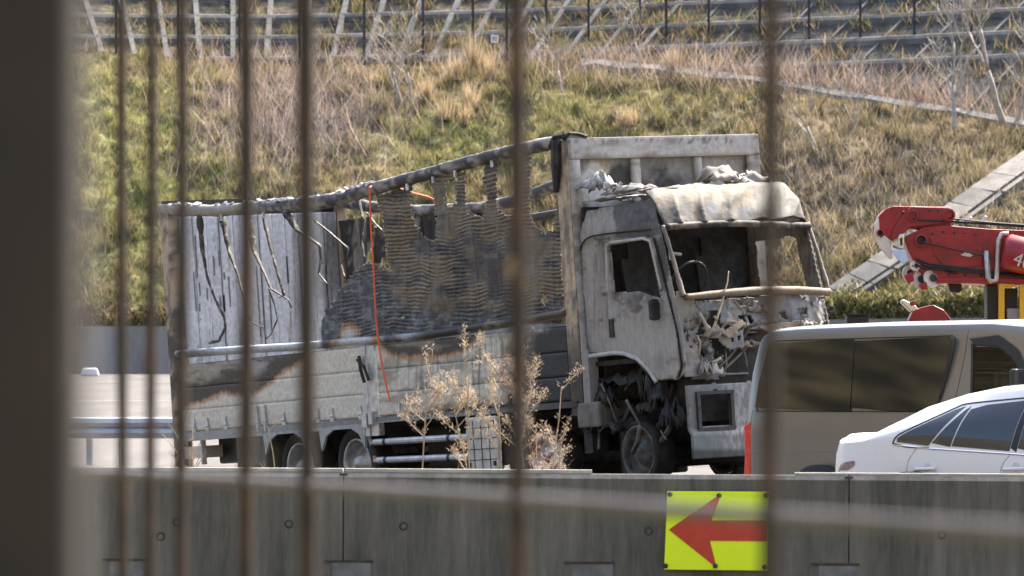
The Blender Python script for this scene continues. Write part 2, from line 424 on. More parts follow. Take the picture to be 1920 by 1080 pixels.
p = at(168, 704, 161.5); mb = MB(); mb.box((0, 0, .12), (.62, .4, .26), taper=.75)
o = mb.build('white_sack', m_bag, bevel=.06); o.location = (p.x, p.y, float(road_z(p.x, p.y))); tag(o, 'bright white sack lying at the foot of the stained wall', 'sack')

# ------------------------------------------------------------------ vegetation on the slope
def blades(P, hgt, wid, lean, cols, name, mat, label, cat, kind='stuff', parent=None, seg=1):
    """upright tapering blades rooted at P, one triangle each (two more when seg = 2)"""
    n = len(P); az = rng.uniform(0, 2 * np.pi, n); laz = rng.uniform(0, 2 * np.pi, n)
    s = np.stack([np.cos(az), np.sin(az), 0 * az], -1) * (wid / 2)[:, None]
    tip = P + np.stack([np.cos(laz) * lean * hgt, np.sin(laz) * lean * hgt, hgt], -1)
    V = np.stack([P - s, P + s, tip], 1).reshape(-1, 3); Fc = np.arange(3 * n).reshape(-1, 3)
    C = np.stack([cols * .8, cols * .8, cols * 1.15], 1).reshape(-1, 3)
    o = mesh_obj(name, V, Fc, mat, parent, cols=C)
    if label: tag(o, label, cat, kind=kind)
    return o
N = 420000
u = rng.uniform(-250, 2200, N); v = rng.uniform(0, 1, N) ** .9
# keep the chute clear
P = slope_pt(u, v); px, py = project(P)
cc = np.array(cl, float); dist = np.interp(px, cc[:, 0], cc[:, 1]) - py
keep = ~((px > 1500) & (dist > -26) & (dist < 34)) & ~((px > 1090) & (v > .955))
dens = np.clip(.12 + 3.0 * (fbm(px / 16, py / 9, 61) - .38), .04, 1)
keep &= rng.uniform(0, 1, N) < dens
P = P[keep]; px = px[keep]; py = py[keep]; n = len(P)
c = veg_col(px, py) * rng.uniform(.55, 1.5, n)[:, None]
straw = rng.uniform(0, 1, n) < .13
c[straw] = STRAW * rng.uniform(.7, 1.3, straw.sum())[:, None]
tall = 1 + 1.5 * sstep(.52, .75, fbm(px / 40, py / 20, 62))
h = rng.uniform(.08, .26, n) * tall; h[straw] *= 1.6
wd = np.where(straw, .022, rng.uniform(.025, .055, n))
P[:, 2] -= .03
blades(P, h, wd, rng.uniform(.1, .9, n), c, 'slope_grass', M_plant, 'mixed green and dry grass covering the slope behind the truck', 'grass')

# thickets of thin dry stems
def thicket(cx, cy, rx, ry, n, h0, h1, col, name, label, vmin=0.0):
    u = rng.normal(cx, rx * .5, n); yy = rng.normal(cy, ry * .5, n)
    vg = np.linspace(0, 1, 60)
    P = np.zeros((n, 3))
    ub = np.round(u / 20) * 20
    for k in np.unique(ub):
        m = ub == k; yg = project(slope_pt(np.full(60, k), vg))[1]
        P[m] = slope_pt(u[m], np.interp(-yy[m], -yg, vg))
    nb = 3; allP = []; 
    h = rng.uniform(h0, h1, n); c = np.array(col) * rng.uniform(.5, 1.7, n)[:, None]
    return blades(P, h, rng.uniform(.018, .034, n), rng.uniform(.1, 1.1, n), c, name, M_plant, label, 'dry brush')
thicket(540, 225, 250, 130, 2600, .4, 1.3, (.36, .29, .26), 'dry_brush', 'thicket of thin grey brown stems on the slope above the trailer roof')
thicket(1640, 330, 560, 200, 6000, .15, .6, (.36, .30, .25), 'dry_brush', 'brown dry brush spreading across the bank above the red crane')
thicket(1500, 150, 520, 40, 1500, .7, 1.8, (.36, .28, .23), 'dry_brush', 'tall reddish dry stems along the ditch under the concrete grid')
thicket(1120, 122, 420, 30, 1100, .4, 1.0, (.42, .33, .25), 'dry_brush', 'tan dry stalks along the slope crest below the thin fence posts')
thicket(420, 135, 400, 26, 700, .3, .7, (.36, .28, .18), 'dry_brush', 'short straw stems at the foot of the concrete grid beams')

# vegetation in the grid cells
n = 60000
u = rng.uniform(-60, 2100, n); hh = rng.uniform(0, 8, n); P = up_pt(u, hh); px, py = project(P)
m = rng.uniform(0, 1, n) < sstep(.46, .68, fbm(px / 26, py / 14, 91)) * np.where((px > 620) & (px < 1330), 1.0, .55)
P = P[m]; px = px[m]; n = len(P)
c = mixc(np.array([.30, .22, .13]), np.array([.15, .17, .05]), (rng.uniform(0, 1, n) < .3).astype(float)) * rng.uniform(.5, 1.5, n)[:, None]
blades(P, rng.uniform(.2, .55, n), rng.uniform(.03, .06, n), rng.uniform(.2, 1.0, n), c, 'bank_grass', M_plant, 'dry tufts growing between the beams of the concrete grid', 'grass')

# golden reed clumps
def clump(px_, py_, h, spread, n, col, label):
    h *= 1.15; spread *= .7
    b = np.array(slope_at(px_, py_))
    P = rng.normal(0, spread * .35, (n, 3)); P[:, 2] = 0
    o = blades(P, h * rng.uniform(.5, 1.05, n), rng.uniform(.02, .045, n), rng.uniform(.05, .45, n), np.array(col) * rng.uniform(.6, 1.4, n)[:, None], 'reed_clump', M_plant, None, None)
    o.location = b; tag(o, label, 'reeds', 'golden reed clumps on the slope')
for q in ((857, 150, 1.0, .35, 'short golden reed clump beside the tallest reed clump on the crest'), (888, 135, 1.5, .3, 'tallest golden reed clump on the crest of the slope'),
          (920, 150, 1.0, .35, 'golden reed clump just right of the tallest one on the crest'), (702, 163, .6, .5, 'low wide reddish reed clump beside the leaning bare sapling'),
          (800, 188, .8, .3, 'thin reed clump on the slope right of the twin saplings'), (880, 205, 1.0, .4, 'golden reed clump halfway down the slope below the crest clumps'),
          (835, 225, .8, .5, 'round brown reed clump on the green part of the slope'), (872, 235, .7, .3, 'small straw clump beside the round brown clump'),
          (1265, 138, .9, .35, 'golden reed clump at the start of the ditch kerb'), (1180, 235, .7, .6, 'broad straw clump on the grass above the headboard'),
          (1125, 165, .6, .3, 'thin straw clump above the front corner of the truck body')):
    clump(q[0], q[1], q[2], q[3], 110, (.56, .43, .27), q[4])

# low hedge at the foot of the slope on the right
n = 6000
u = rng.uniform(1500, 2000, n); v = np.abs(rng.normal(0, .03, n)); P = slope_pt(u, np.clip(v, 0, .5)); P[:, 2] += rng.uniform(0, .7, n) * (1 - v * 2.5).clip(0, 1) * (.4 + fbm(u / 40, u * 0, 7))
c = mixc(np.array([.09, .10, .035]), np.array([.34, .28, .13]), rng.uniform(0, 1, n) ** 2)
c[rng.uniform(0, 1, n) < .03] = (.7, .66, .6)
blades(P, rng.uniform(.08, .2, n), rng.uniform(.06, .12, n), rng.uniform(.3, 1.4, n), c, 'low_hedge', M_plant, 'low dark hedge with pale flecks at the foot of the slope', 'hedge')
n = 9000
u = rng.uniform(-200, 1500, n); P = slope_pt(u, np.abs(rng.normal(0, .02, n))); P[:, 2] += rng.uniform(-.2, .35, n)
blades(P, rng.uniform(.08, .2, n), rng.uniform(.05, .1, n), rng.uniform(.3, 1.6, n), mixc(np.array([.035, .03, .02]), np.array([.2, .13, .07]), rng.uniform(0, 1, n) ** 2), 'leaf_litter', M_plant, 'dark leaf litter along the top of the foot wall', 'leaf litter')

# bare trees
def bare_tree(base, height, lean, seed, label, group=None, r0=.07, spread=.75, depth=4, name='bare_tree', mat=None):
    rd = random.Random(seed); root = empty(name, tuple(base)); tag(root, label, 'tree', group)
    trunk = MB(); twigs = MB()
    def grow(p, d, L, r, lev):
        k = 4; pts = [p]; q = p; dd = d.copy()
        for i in range(k):
            dd = (dd + Vector((rd.uniform(-.16, .16), rd.uniform(-.16, .16), rd.uniform(-.03, .13)))).normalized(); q = q + dd * (L / k); pts.append(q)
        rs = [max(.012, r * (1 - .35 * i / k)) for i in range(k + 1)]
        (trunk if lev < 2 else twigs).tube(pts, rs, 6 if lev < 2 else 4)
        if lev >= depth: return
        for c_ in range(rd.choice((2, 3, 3)) if lev else 3):
            i = rd.choice((2, 3, 4)) if c_ else 4
            a = rd.uniform(0, 6.283); tilt = rd.uniform(.3, spread) * (1 if c_ else .5)
            side = Vector((math.cos(a), math.sin(a), 0)); nd = (dd * math.cos(tilt) + side * math.sin(tilt)).normalized()
            grow(pts[i], nd, L * rd.uniform(.6, .85), rs[i] * rd.uniform(.5, .7), lev + 1)
    d0 = Vector((lean, 0, 1)).normalized()
    grow(Vector((0, 0, -.2)), d0, height * .42, r0 * 1.5, 0)
    trunk.v = trunk.v; trunk.build('trunk', mat or M_bark, root, smooth=True); tag(twigs.build('branches', mat or M_bark, root), kind='stuff')
    return root
bare_tree(slope_at(1886, 238), 5.0, -.22, 4, 'tallest pale bare tree beside the ditch kerb, crown against the concrete grid', r0=.085, depth=5)
bare_tree(slope_at(1905, 236), 3.2, .25, 14, 'thin bare tree sharing its foot with the tallest pale tree', r0=.06)
bare_tree(slope_at(1788, 250), 4.2, -.03, 23, 'bare tree with upright reddish twigs left of the tallest pale tree', r0=.065, depth=5)
bare_tree(slope_at(1536, 285), 2.6, -.28, 31, 'small forked bare tree growing above the cab of the burnt truck', r0=.05)
bare_tree(slope_at(1596, 250), 2.2, .1, 37, 'thin leafless sapling on the bank right of the small forked tree', r0=.035)
bare_tree(slope_at(757, 190), 3.0, -.42, 41, 'leaning bare sapling on the crest among the golden reeds', r0=.045)
bare_tree(slope_at(768, 186), 2.7, .12, 47, 'upright bare sapling beside the leaning one on the crest', r0=.04)
bare_tree(slope_at(1056, 172), 2.3, -.3, 53, 'thin crooked bare sapling above the front end of the cargo body', r0=.035)
bare_tree(slope_at(1206, 132), 2.9, -.1, 59, 'slender bare sapling at the beginning of the ditch kerb', r0=.035)
bare_tree(slope_at(620, 285), 1.7, -.5, 61, 'low spreading leafless shrub above the sagging roof rail', r0=.03, spread=1.0)

# thin fence at the crest
m_fp = pm('dark_fence_post', (.015, .015, .017), (.04, .038, .036), 10, .7)
fe = empty('crest_fence', tuple(slope_pt(800, 1.0))); tag(fe, 'thin dark wire fence along the crest of the slope', 'fence'); offf = np.array(fe.location)
posts = [(105, 92), (220, 98), (335, 112), (450, 118), (563, 122), (683, 120), (790, 112), (877, 100), (947, 113), (1017, 108), (1088, 98), (1160, 74), (1203, 74), (1280, 82), (1357, 74), (1437, 74), (1517, 72), (1603, 70), (1690, 66), (1780, 62), (1880, 60)]
tops = []
for (x, y) in posts:
    # the foot stands on the bank above the crest
    best = min(np.linspace(0, 6, 121), key=lambda hh: abs(project(up_pt(x, hh))[1] - y) + (0 if hh == 0 else 0))
    b = up_pt(x, best) if y < float(y_t(x)) else slope_pt(x, .99)
    b = b - offf; MB().bbox((b[0] - .045, b[1] - .045, b[2] - .2), (b[0] + .045, b[1] + .045, b[2] + 2.5)).build('post', m_fp, fe); tops.append(b)
for zz in (.15, .8, 1.45, 2.1, 2.4):
    MB().tube([(t[0], t[1], t[2] + zz) for t in tops], .008, 4).build('wire', m_fp, fe)
mb = MB(); p = up_pt(912, .95); mb.box((0, 0, .18), (.26, .02, .28)); mb2 = MB(); mb2.box((0, .03, -.15), (.04, .04, .7))
pl = empty('marker_plate', tuple(p)); tag(pl, 'small white marker plate on a stake on the upper bank', 'marker')
MB().box((0, 0, .35), (.26, .02, .28)).build('plate', m_bag, pl); MB().box((0, .035, .1), (.04, .04, .7)).build('stake', m_fp, pl)
for k in (-1, 0, 1): MB().box((k * .06, -.013, .35), (.03, .004, .16)).build('mark', m_fp, pl)

# ------------------------------------------------------------------ guardrail behind the truck, left
gr = empty('guardrail', (at(200, 870, 88).x, 88, float(road_z(-6.6, 88)))); tag(gr, 'grey steel guardrail standing behind the rear corner of the truck', 'guardrail')
prof = [(0, .0), (-.04, .02), (-.08, .09), (-.04, .15), (0, .175), (-.04, .2), (-.08, .26), (-.04, .33), (0, .35)]
V = []; 
for x in (-16, 14):
    V += [(x, y_, .47 + z_) for y_, z_ in prof]
n = len(prof)
m_gv = pm('galvanised', (.30, .33, .36), (.45, .48, .51), 3, .45, .3)
mesh_obj('beam', V, [(i, i + 1, n + i + 1, n + i) for i in range(n - 1)], m_gv, gr, solid=.012)
for x in (-12.3, -8.3, -4.3, -.3, 3.7, 7.7): MB().tube([(x, .12, -.2), (x, .12, .72)], .06, 10).build('post', m_gv, gr)
# ------------------------------------------------------------------ burnt truck
tk = empty('burnt_truck'); tag(tk, 'burnt out box truck with a collapsed cargo body and charred cab', 'truck')
_m = Matrix(TR.tolist()).to_4x4(); _m.translation = (TT - TR[:, 2] * GH).tolist(); tk.matrix_world = _m
ZO = np.array([0, 0, GH])
def tmesh(name, V, Fc, mat, parent=tk, **k): return mesh_obj(name, np.asarray(V, float) + ZO, Fc, mat, parent, **k)
def tb(mb, name, mat, parent=tk, **k):
    mb.v = [(x, y, z + GH) for x, y, z in mb.v]; return mb.build(name, mat, parent, **k)
def spx(px, py, y=0.0): p = TK.hit(px, py, 1, y); return p                 # pixel -> point on the side plane
def fpx(px, py, x=0.0): p = TK.hit(px, py, 0, x); return p                 # pixel -> point on a plane across the truck
L_BOX, W_BOX, H_BOX = 8.64, 2.45, 2.75

def sheet(name, axis, u0, u1, v0, v1, h, mask, place, colf, mat, parent=tk, solid=.008, smooth=True):
    """a real metal skin: fine grid in (u, v), cells outside mask cut away, bent by place(u, v) -> xyz"""
    nu = max(2, int((u1 - u0) / h)); nv = max(2, int((v1 - v0) / h))
    U, V = np.meshgrid(np.linspace(u0, u1, nu + 1), np.linspace(v0, v1, nv + 1))
    P = place(U, V); px, py = TK.pix(P)
    i = np.arange(U.size).reshape(U.shape)
    q = np.stack([i[:-1, :-1], i[:-1, 1:], i[1:, 1:], i[1:, :-1]], -1).reshape(-1, 4)
    if mask is not None:
        cx = ((px[:-1, :-1] + px[1:, 1:]) / 2).ravel(); cy = ((py[:-1, :-1] + py[1:, 1:]) / 2).ravel()
        cu = ((U[:-1, :-1] + U[1:, 1:]) / 2).ravel(); cv = ((V[:-1, :-1] + V[1:, 1:]) / 2).ravel()
        q = q[mask(cx, cy, cu, cv)]
    cols = colf(px.ravel(), py.ravel(), U.ravel(), V.ravel())
    used = np.unique(q); remap = np.zeros(U.size, int); remap[used] = np.arange(len(used))
    return tmesh(name, P.reshape(-1, 3)[used], remap[q], mat, parent, cols=cols[used], smooth=smooth, solid=solid)
def st(*a): return np.stack(np.broadcast_arrays(*a), -1)
def grey(v): return np.array([v, v, v])

# --- side gate: planks with the scorch line running over them
BURN = [(330, 768), (349, 764), (385, 755), (405, 744), (424, 739), (447, 744), (474, 743), (491, 733), (510, 719), (530, 700), (558, 686), (572, 675), (613, 642), (638, 615), (660, 560), (705, 560), (712, 640), (716, 655), (730, 664), (760, 672), (810, 673), (850, 668), (878, 655), (905, 625), (940, 610), (1120, 590)]
def gate_col(px, py, u, v):
    nn = fbm(px / 14, py / 10, 101); nf = fbm(px / 3.0, py / 60, 102); nl = fbm(px / 40, py / 16, 103)
    base = np.array([.58, .55, .475]) * (0.9 + .2 * nl)[:, None]
    streak = sstep(.52, .7, nf) * sstep(720, 760, px) * (1 - .55 * sstep(700, 760, py))
    base = mixc(base, np.array([.12, .11, .10]), .75 * streak)
    base = mixc(base, np.array([.16, .155, .145]), .75 * sstep(735, 768, py) * sstep(720, 860, px))
    base = mixc(base, np.array([.20, .185, .16]), .6 * sstep(640, 720, px) * sstep(.45, .6, nl))
    t = lin(px, BURN) - py + (nn - .5) * 10 + (nf - .5) * 8
    dk = mixc(np.array([.06, .05, .04]), np.array([.30, .27, .22]), np.clip(sstep(26, 50, t) * sstep(.38, .6, nl) * (px < 640) + .55 * sstep(6, 26, t) * sstep(700, 720, px) * sstep(.5, .62, nl), 0, 1))
    c = mixc(base, np.array([.42, .20, .07]), sstep(-6, 2, t) * .8)
    c = mixc(c, dk, sstep(0, 9, t))
    rb = np.clip(1.4 * g2(px, py, 1040, 695, 75, 75) + 1.1 * g2(px, py, 1085, 640, 30, 150) + .6 * g2(px, py, 900, 768, 90, 14), 0, 1)
    c = mixc(c, np.array([.03, .03, .032]), sstep(.25, .6, rb + (nn - .5) * .3))
    edge = g2(rb, rb * 0, .28, 0, .07, 1)
    c = mixc(c, np.array([.30, .17, .08]), .6 * edge)
    blue = g2(px, py, 475, 672, 16, 24) * sstep(.3, .5, nn); c = mixc(c, np.array([.36, .4, .46]), blue)
    c = mixc(c, np.array([.05, .045, .04]), .9 * g2(px, py, 452, 700, 16, 9))
    return c
def plank(u0, u1, v0, v1, y=0.0):
    def place(U, V): return st(U, y + .006 * (fbm(U * 3, V * 6, 5) - .5) * 2 - .012 * (1 - np.clip(np.minimum(V - v0, v1 - V) / .012, 0, 1)) * -1, V)
    return sheet('gate_plank', 1, u0, u1, v0, v1, .016, None, place, gate_col, M_paint, solid=.02)
zs = [0.012, .27, .53, .80]
for a, b in zip(zs[:-1], zs[1:]):
    plank(-8.42, -4.34, a + .0015, b - .0015); plank(-4.02, -.24, a + .0015, b - .0015)
# far side gate
for a, b in zip(zs[:-1], zs[1:]):
    tb(MB().bbox((-8.42, W_BOX - .03, a + .004), (-.24, W_BOX, b - .004)), 'gate_plank', M_darksteel)
# skirt below the planks, cut out over the wheels
poly = [(-8.55, .005), (-8.55, -.10)]
for xc in (-6.05, -4.81):
    for k in range(9):
        a = math.pi * (1 - k / 8); poly.append((xc + .5 * math.cos(a), min(-.10, -.52 + .50 * math.sin(a)) if 0 < k < 8 else -.10))
poly += [(-4.2, -.10), (-4.2, -.06), (-.1, -.06), (-.1, .005)]
Mx = Matrix(((1, 0, 0, 0), (0, 0, -1, 0), (0, 1, 0, 0), (0, 0, 0, 1)))
def skirt_col(V):
    px, py = TK.pix(V - ZO); return mixc(np.tile(np.array([.33, .34, .34]), (len(V), 1)), np.array([.04, .04, .04]), sstep(-4.2, -3.4, V[:, 0]))
sk = MB().prism(poly, Mx, .03); tb(sk, 'side_skirt', M_paint, cols=skirt_col)
# centre post with latch
tb(MB().bbox((-4.32, -.025, -.2), (-4.22, .05, .80)).bbox((-4.20, -.02, -.2), (-4.04, .05, .80)), 'centre_post', M_alu)
tb(MB().tube([(-4.3, -.06, .70), (-4.27, -.07, .55), (-4.22, -.06, .40)], .02, 6).tube([(-4.36, -.05, .66), (-4.20, -.07, .58), (-4.14, -.05, .42)], .018, 6), 'latch_handle', M_soot)
tb(MB().box((-4.26, -.05, -.02), (.10, .05, .16)).box((-4.12, -.05, .0), (.08, .06, .14)), 'post_latch', M_alu)
# hinges
for x in (367, 392, 426, 487, 501, 535, 599, 626, 679, 691, 752, 868, 960):
    p = spx(x, lin(x, [(328, 800), (740, 768), (1100, 742)]), 0)
    h = MB().box((p[0], -.02, p[2] + .03), (.05, .03, .09), taper=.7).box((p[0], -.018, p[2] - .055), (.075, .026, .05)).tube([(p[0] - .035, -.035, p[2] - .02), (p[0] + .035, -.035, p[2] - .02)], .014, 6)
    if x in (487, 501): h.box((p[0], -.03, p[2] + .02), (.035, .02, .30))
    tb(h, 'gate_hinge', M_alu if x < 760 else M_darksteel)

# --- wing lower rail
def path_side(pts, y): return [tuple(spx(a, b, y)) for a, b in pts]
def densify(pts, step=.03):
    P = np.array(pts, float); s = np.concatenate([[0], np.cumsum(np.linalg.norm(np.diff(P, axis=0), axis=1))]); t = np.arange(0, s[-1], step)
    return np.stack([np.interp(t, s, P[:, k]) for k in range(3)], -1)
def col_tube(name, pts, r, colf, mat, n=10, sy=1.0, parent=tk, step=.03, jitter=0.0):
    P = densify(pts, step); rr = r if np.isscalar(r) else np.interp(np.linspace(0, 1, len(P)), np.linspace(0, 1, len(r)), r)
    rr = np.full(len(P), rr) if np.isscalar(rr) else rr
    if jitter: rr = rr * (1 + jitter * (fbm(np.arange(len(P)) * .35, np.zeros(len(P)), int(P[0, 0] * 50) % 97) - .5) * 2)
    mb = MB().tube(P, list(rr), n, sy); V = np.array(mb.v); px, py = TK.pix(V)
    return tmesh(name, V, mb.f, mat, parent, cols=colf(px, py, V), smooth=True)
def rail_col(px, py, V):
    n = fbm(px / 12, py / 8, 111)
    c = np.array([.46, .5, .55]) + 0 * V
    c = mixc(c, np.array([.10, .10, .11]), (1 - sstep(345, 440, px)) * sstep(.3, .55, n))
    c = mixc(c, np.array([.06, .058, .06]), sstep(596, 606, px) * (1 - sstep(618, 632, px)))
    c = mixc(c, np.array([.33, .19, .09]), g2(px, py * 0, 628, 0, 9, 1) + g2(px, py * 0, 704, 0, 10, 1))
    c = mixc(c, np.array([.055, .055, .06]), sstep(708, 726, px) * (1 - .75 * g2(px, py * 0, 760, 0, 22, 1) * sstep(.4, .6, n)))
    c = mixc(c, np.array([.36, .29, .20]), .8 * g2(px, py * 0, 920, 0, 20, 1) * sstep(.35, .55, n))
    c = mixc(c, np.array([.14, .10, .065]), .7 * sstep(960, 1000, px))
    return c
RAIL_LO = [(338, 664), (450, 656), (560, 650), (660, 641), (720, 637), (800, 629), (900, 614), (1000, 598), (1070, 586)]
col_tube('lower_rail', path_side(RAIL_LO, .03), .082, rail_col, M_paint, sy=.55)
# --- sagging roof rails
RAIL_UP = [(303, 392), (340, 394), (400, 395), (470, 391), (530, 387), (590, 382), (640, 372), (690, 357), (750, 340), (820, 321), (880, 304), (950, 286), (1010, 273), (1055, 265)]
def up_col(px, py, V):
    n = fbm(px / 16, py / 6, 121); c = mixc(np.tile([.055, .055, .058], (len(px), 1)), np.array([.30, .28, .25]), .9 * sstep(.45, .68, n))
    return mixc(c, np.array([.34, .31, .27]), .7 * (1 - sstep(420, 520, px)))
col_tube('roof_rail', path_side(RAIL_UP, .05), .072, up_col, M_char, jitter=.12)
FAR = [(618, 376), (700, 388), (780, 395), (860, 392), (905, 390), (960, 378), (1045, 347), (1120, 318), (1200, 300), (1415, 262)]
far_pts = path_side(FAR, W_BOX - .05)
col_tube('roof_rail', far_pts, .07, up_col, M_char, jitter=.12)
col_tube('far_side_bar', path_side([(860, 408), (940, 412), (1000, 408), (1048, 400), (1100, 395)], W_BOX - .05), .05, lambda px, py, V: np.tile([.05, .045, .04], (len(px), 1)), M_char)
# crust of ash flakes on the rail
fl = MB(); rd = random.Random(3)
for k in range(70):
    x = rd.choice((rd.uniform(320, 560), rd.uniform(560, 700))); y = lin(x, RAIL_UP) - 12 + rd.uniform(-2, 2); p = spx(x, y, .03)
    fl.box(p, (rd.uniform(.04, .14), rd.uniform(.03, .08), rd.uniform(.01, .03)), Matrix.Rotation(rd.uniform(-.4, .4), 3, 'Y') @ Matrix.Rotation(rd.uniform(-.4, .4), 3, 'X'))
tag(tb(fl, 'ash_crust', pm('white_ash', (.45, .45, .46), (.75, .75, .76), 20, .9)), kind='stuff')
# cross beams between the rails at the rear and front
tb(MB().bbox((-8.64, .02, 2.60), (-8.50, W_BOX, 2.755)), 'rear_header', M_darksteel)

# --- posts
def post_col(V):
    px, py = TK.pix(V - ZO); n = fbm(px / 5, py / 40, 131); n2 = fbm(px / 20, py / 20, 132)
    c = mixc(np.tile([.16, .135, .11], (len(V), 1)), np.array([.44, .35, .25]), sstep(.30, .58, n))
    c = mixc(c, np.array([.05, .048, .045]), (.35 + .5 * (px < 600)) * sstep(.48, .64, n2))
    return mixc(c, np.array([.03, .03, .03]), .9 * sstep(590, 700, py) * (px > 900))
def fine_box(a, b, h=.05):
    mb = MB(); zz = np.arange(a[2], b[2], h)
    for z in zz: mb.bbox((a[0], a[1], z), (b[0], b[1], min(z + h, b[2])))
    return mb
def tower(name, a, b, colf, mat, n=3, h=.04):
    """post with enough vertices for its stains"""
    xs_ = np.linspace(a[0], b[0], n); zs_ = np.arange(a[2], b[2] + h, h); V = []; Fc = []
    per = [(x, a[1]) for x in xs_] + [(x, b[1]) for x in xs_[::-1]]; m = len(per)
    for z in zs_:
        for x, y in per: V.append((x, y, z))
    for i in range(len(zs_) - 1):
        for k in range(m): Fc.append((i * m + k, i * m + (k + 1) % m, (i + 1) * m + (k + 1) % m, (i + 1) * m + k))
    Fc += [tuple(reversed(range(m))), tuple(range((len(zs_) - 1) * m, len(zs_) * m))]
    V = np.array(V); return tmesh(name, V, Fc, mat, cols=colf(V + ZO))
tower('front_post', (-.23, -.012, -.15), (-.004, .10, 2.72), post_col, M_paint, 7)
tower('rear_post', (-8.64, -.012, -.42), (-8.44, .12, 2.68), post_col, M_char, 6)
tower('rear_post', (-8.64, W_BOX - .12, -.42), (-8.44, W_BOX, 2.68), post_col, M_char, 3, .2)
# rear door lining: pale vertical boards seen from inside, some gaps and slits
nb = 12; yb = np.linspace(.13, W_BOX - .13, nb + 1)
def board_col(px, py, u, v):
    n = fbm(px / 26, py / 50, 141); n2 = fbm(px / 4, py / 90, 142)
    c = np.array([.50, .505, .525]) * (.82 + .36 * n)[:, None]
    c = mixc(c, np.array([.22, .19, .15]), .7 * sstep(.62, .75, n2))
    sl = np.zeros(len(px))
    for (x, y0_, y1_) in ((362, 510, 590), (372, 530, 600), (386, 540, 590), (398, 480, 560), (408, 470, 580), (418, 510, 585), (428, 520, 575), (365, 440, 520), (480, 500, 640), (505, 545, 620), (537, 480, 530), (600, 470, 495)):
        sl = np.maximum(sl, (np.abs(px - x - (py - y0_) * .05) < 1.1) * ((py > y0_) & (py < y1_)))
    c = mixc(c, np.array([.015, .015, .016]), .95 * sl)
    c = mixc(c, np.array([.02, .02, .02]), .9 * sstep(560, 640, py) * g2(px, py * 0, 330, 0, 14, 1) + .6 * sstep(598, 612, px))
    return c
for k in range(nb):
    def place(U, V, k=k): return st(-8.46 + .012 * math.sin(k * 2.3) + .02 * (fbm(U * 3, V * 2, 200 + k) - .5), U, V)
    sheet('door_board', 0, yb[k] + .004, yb[k + 1] - .004, -.02, 2.56, .018, None, place, board_col, M_paint, solid=.03)
tb(MB().bbox((-8.55, .12, -.03), (-8.52, W_BOX - .12, 2.6)), 'rear_door', M_soot)
tb(MB().bbox((-8.6, .05, -.06), (-.05, W_BOX - .05, -.0)), 'cargo_floor', M_soot)

# --- near side skin: rippled burnt panel with torn holes
SKIN = [(705, 368), (760, 350), (830, 330), (900, 312), (970, 292), (1047, 276), (1050, 400), (1056, 580), (1000, 598), (900, 612), (800, 628), (700, 641), (598, 652), (598, 638), (603, 602), (625, 562), (655, 521), (684, 494), (712, 498), (735, 508), (728, 486), (721, 436), (716, 400)]
HOLES = [[(771, 342), (803, 334), (815, 362), (818, 403), (817, 435), (817, 454), (798, 446), (782, 427), (771, 405)],
         [(835, 340), (856, 334), (856, 380), (839, 389), (834, 374)],
         [(873, 312), (908, 303), (906, 342), (913, 362), (908, 405), (896, 407), (876, 401), (872, 378)],
         [(932, 298), (962, 290), (966, 362), (962, 403), (953, 409), (941, 401), (931, 387)],
         [(995, 285), (1037, 275), (1046, 301), (1046, 362), (1039, 431), (1018, 440), (1002, 423), (993, 403), (994, 342)],
         [(1015, 556), (1022, 548), (1026, 562), (1021, 574), (1014, 568)], [(752, 590), (757, 590), (757, 596), (752, 596)], [(832, 545), (836, 560), (834, 562), (830, 548)]]
def skin_mask(px, py, u, v):
    a = px + (fbm(px / 4, py / 4, 151) - .5) * 13; b = py + (fbm(px / 4, py / 7, 152) - .5) * 15
    m = inpoly(a, b, SKIN)
    for h in HOLES: m &= ~inpoly(a, b, h)
    return m
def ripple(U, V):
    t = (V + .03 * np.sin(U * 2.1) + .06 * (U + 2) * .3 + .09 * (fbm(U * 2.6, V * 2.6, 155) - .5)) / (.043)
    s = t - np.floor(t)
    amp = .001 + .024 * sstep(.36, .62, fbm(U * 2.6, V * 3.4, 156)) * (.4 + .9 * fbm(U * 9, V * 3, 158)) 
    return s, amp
def skin_place(U, V):
    s, amp = ripple(U, V)
    seam = np.abs(((U * 2.1) % 1) - .5)
    y = .03 + amp * (np.abs(s - .35) * 2 - .5) + .09 * (fbm(U * 1.3, V * 1.6, 157) - .5) * 2 + .03 * (fbm(U * 6, V * 2.5, 159) - .5) - .012 * np.exp(-((.5 - seam) / .03) ** 2)
    return st(U, y, V)
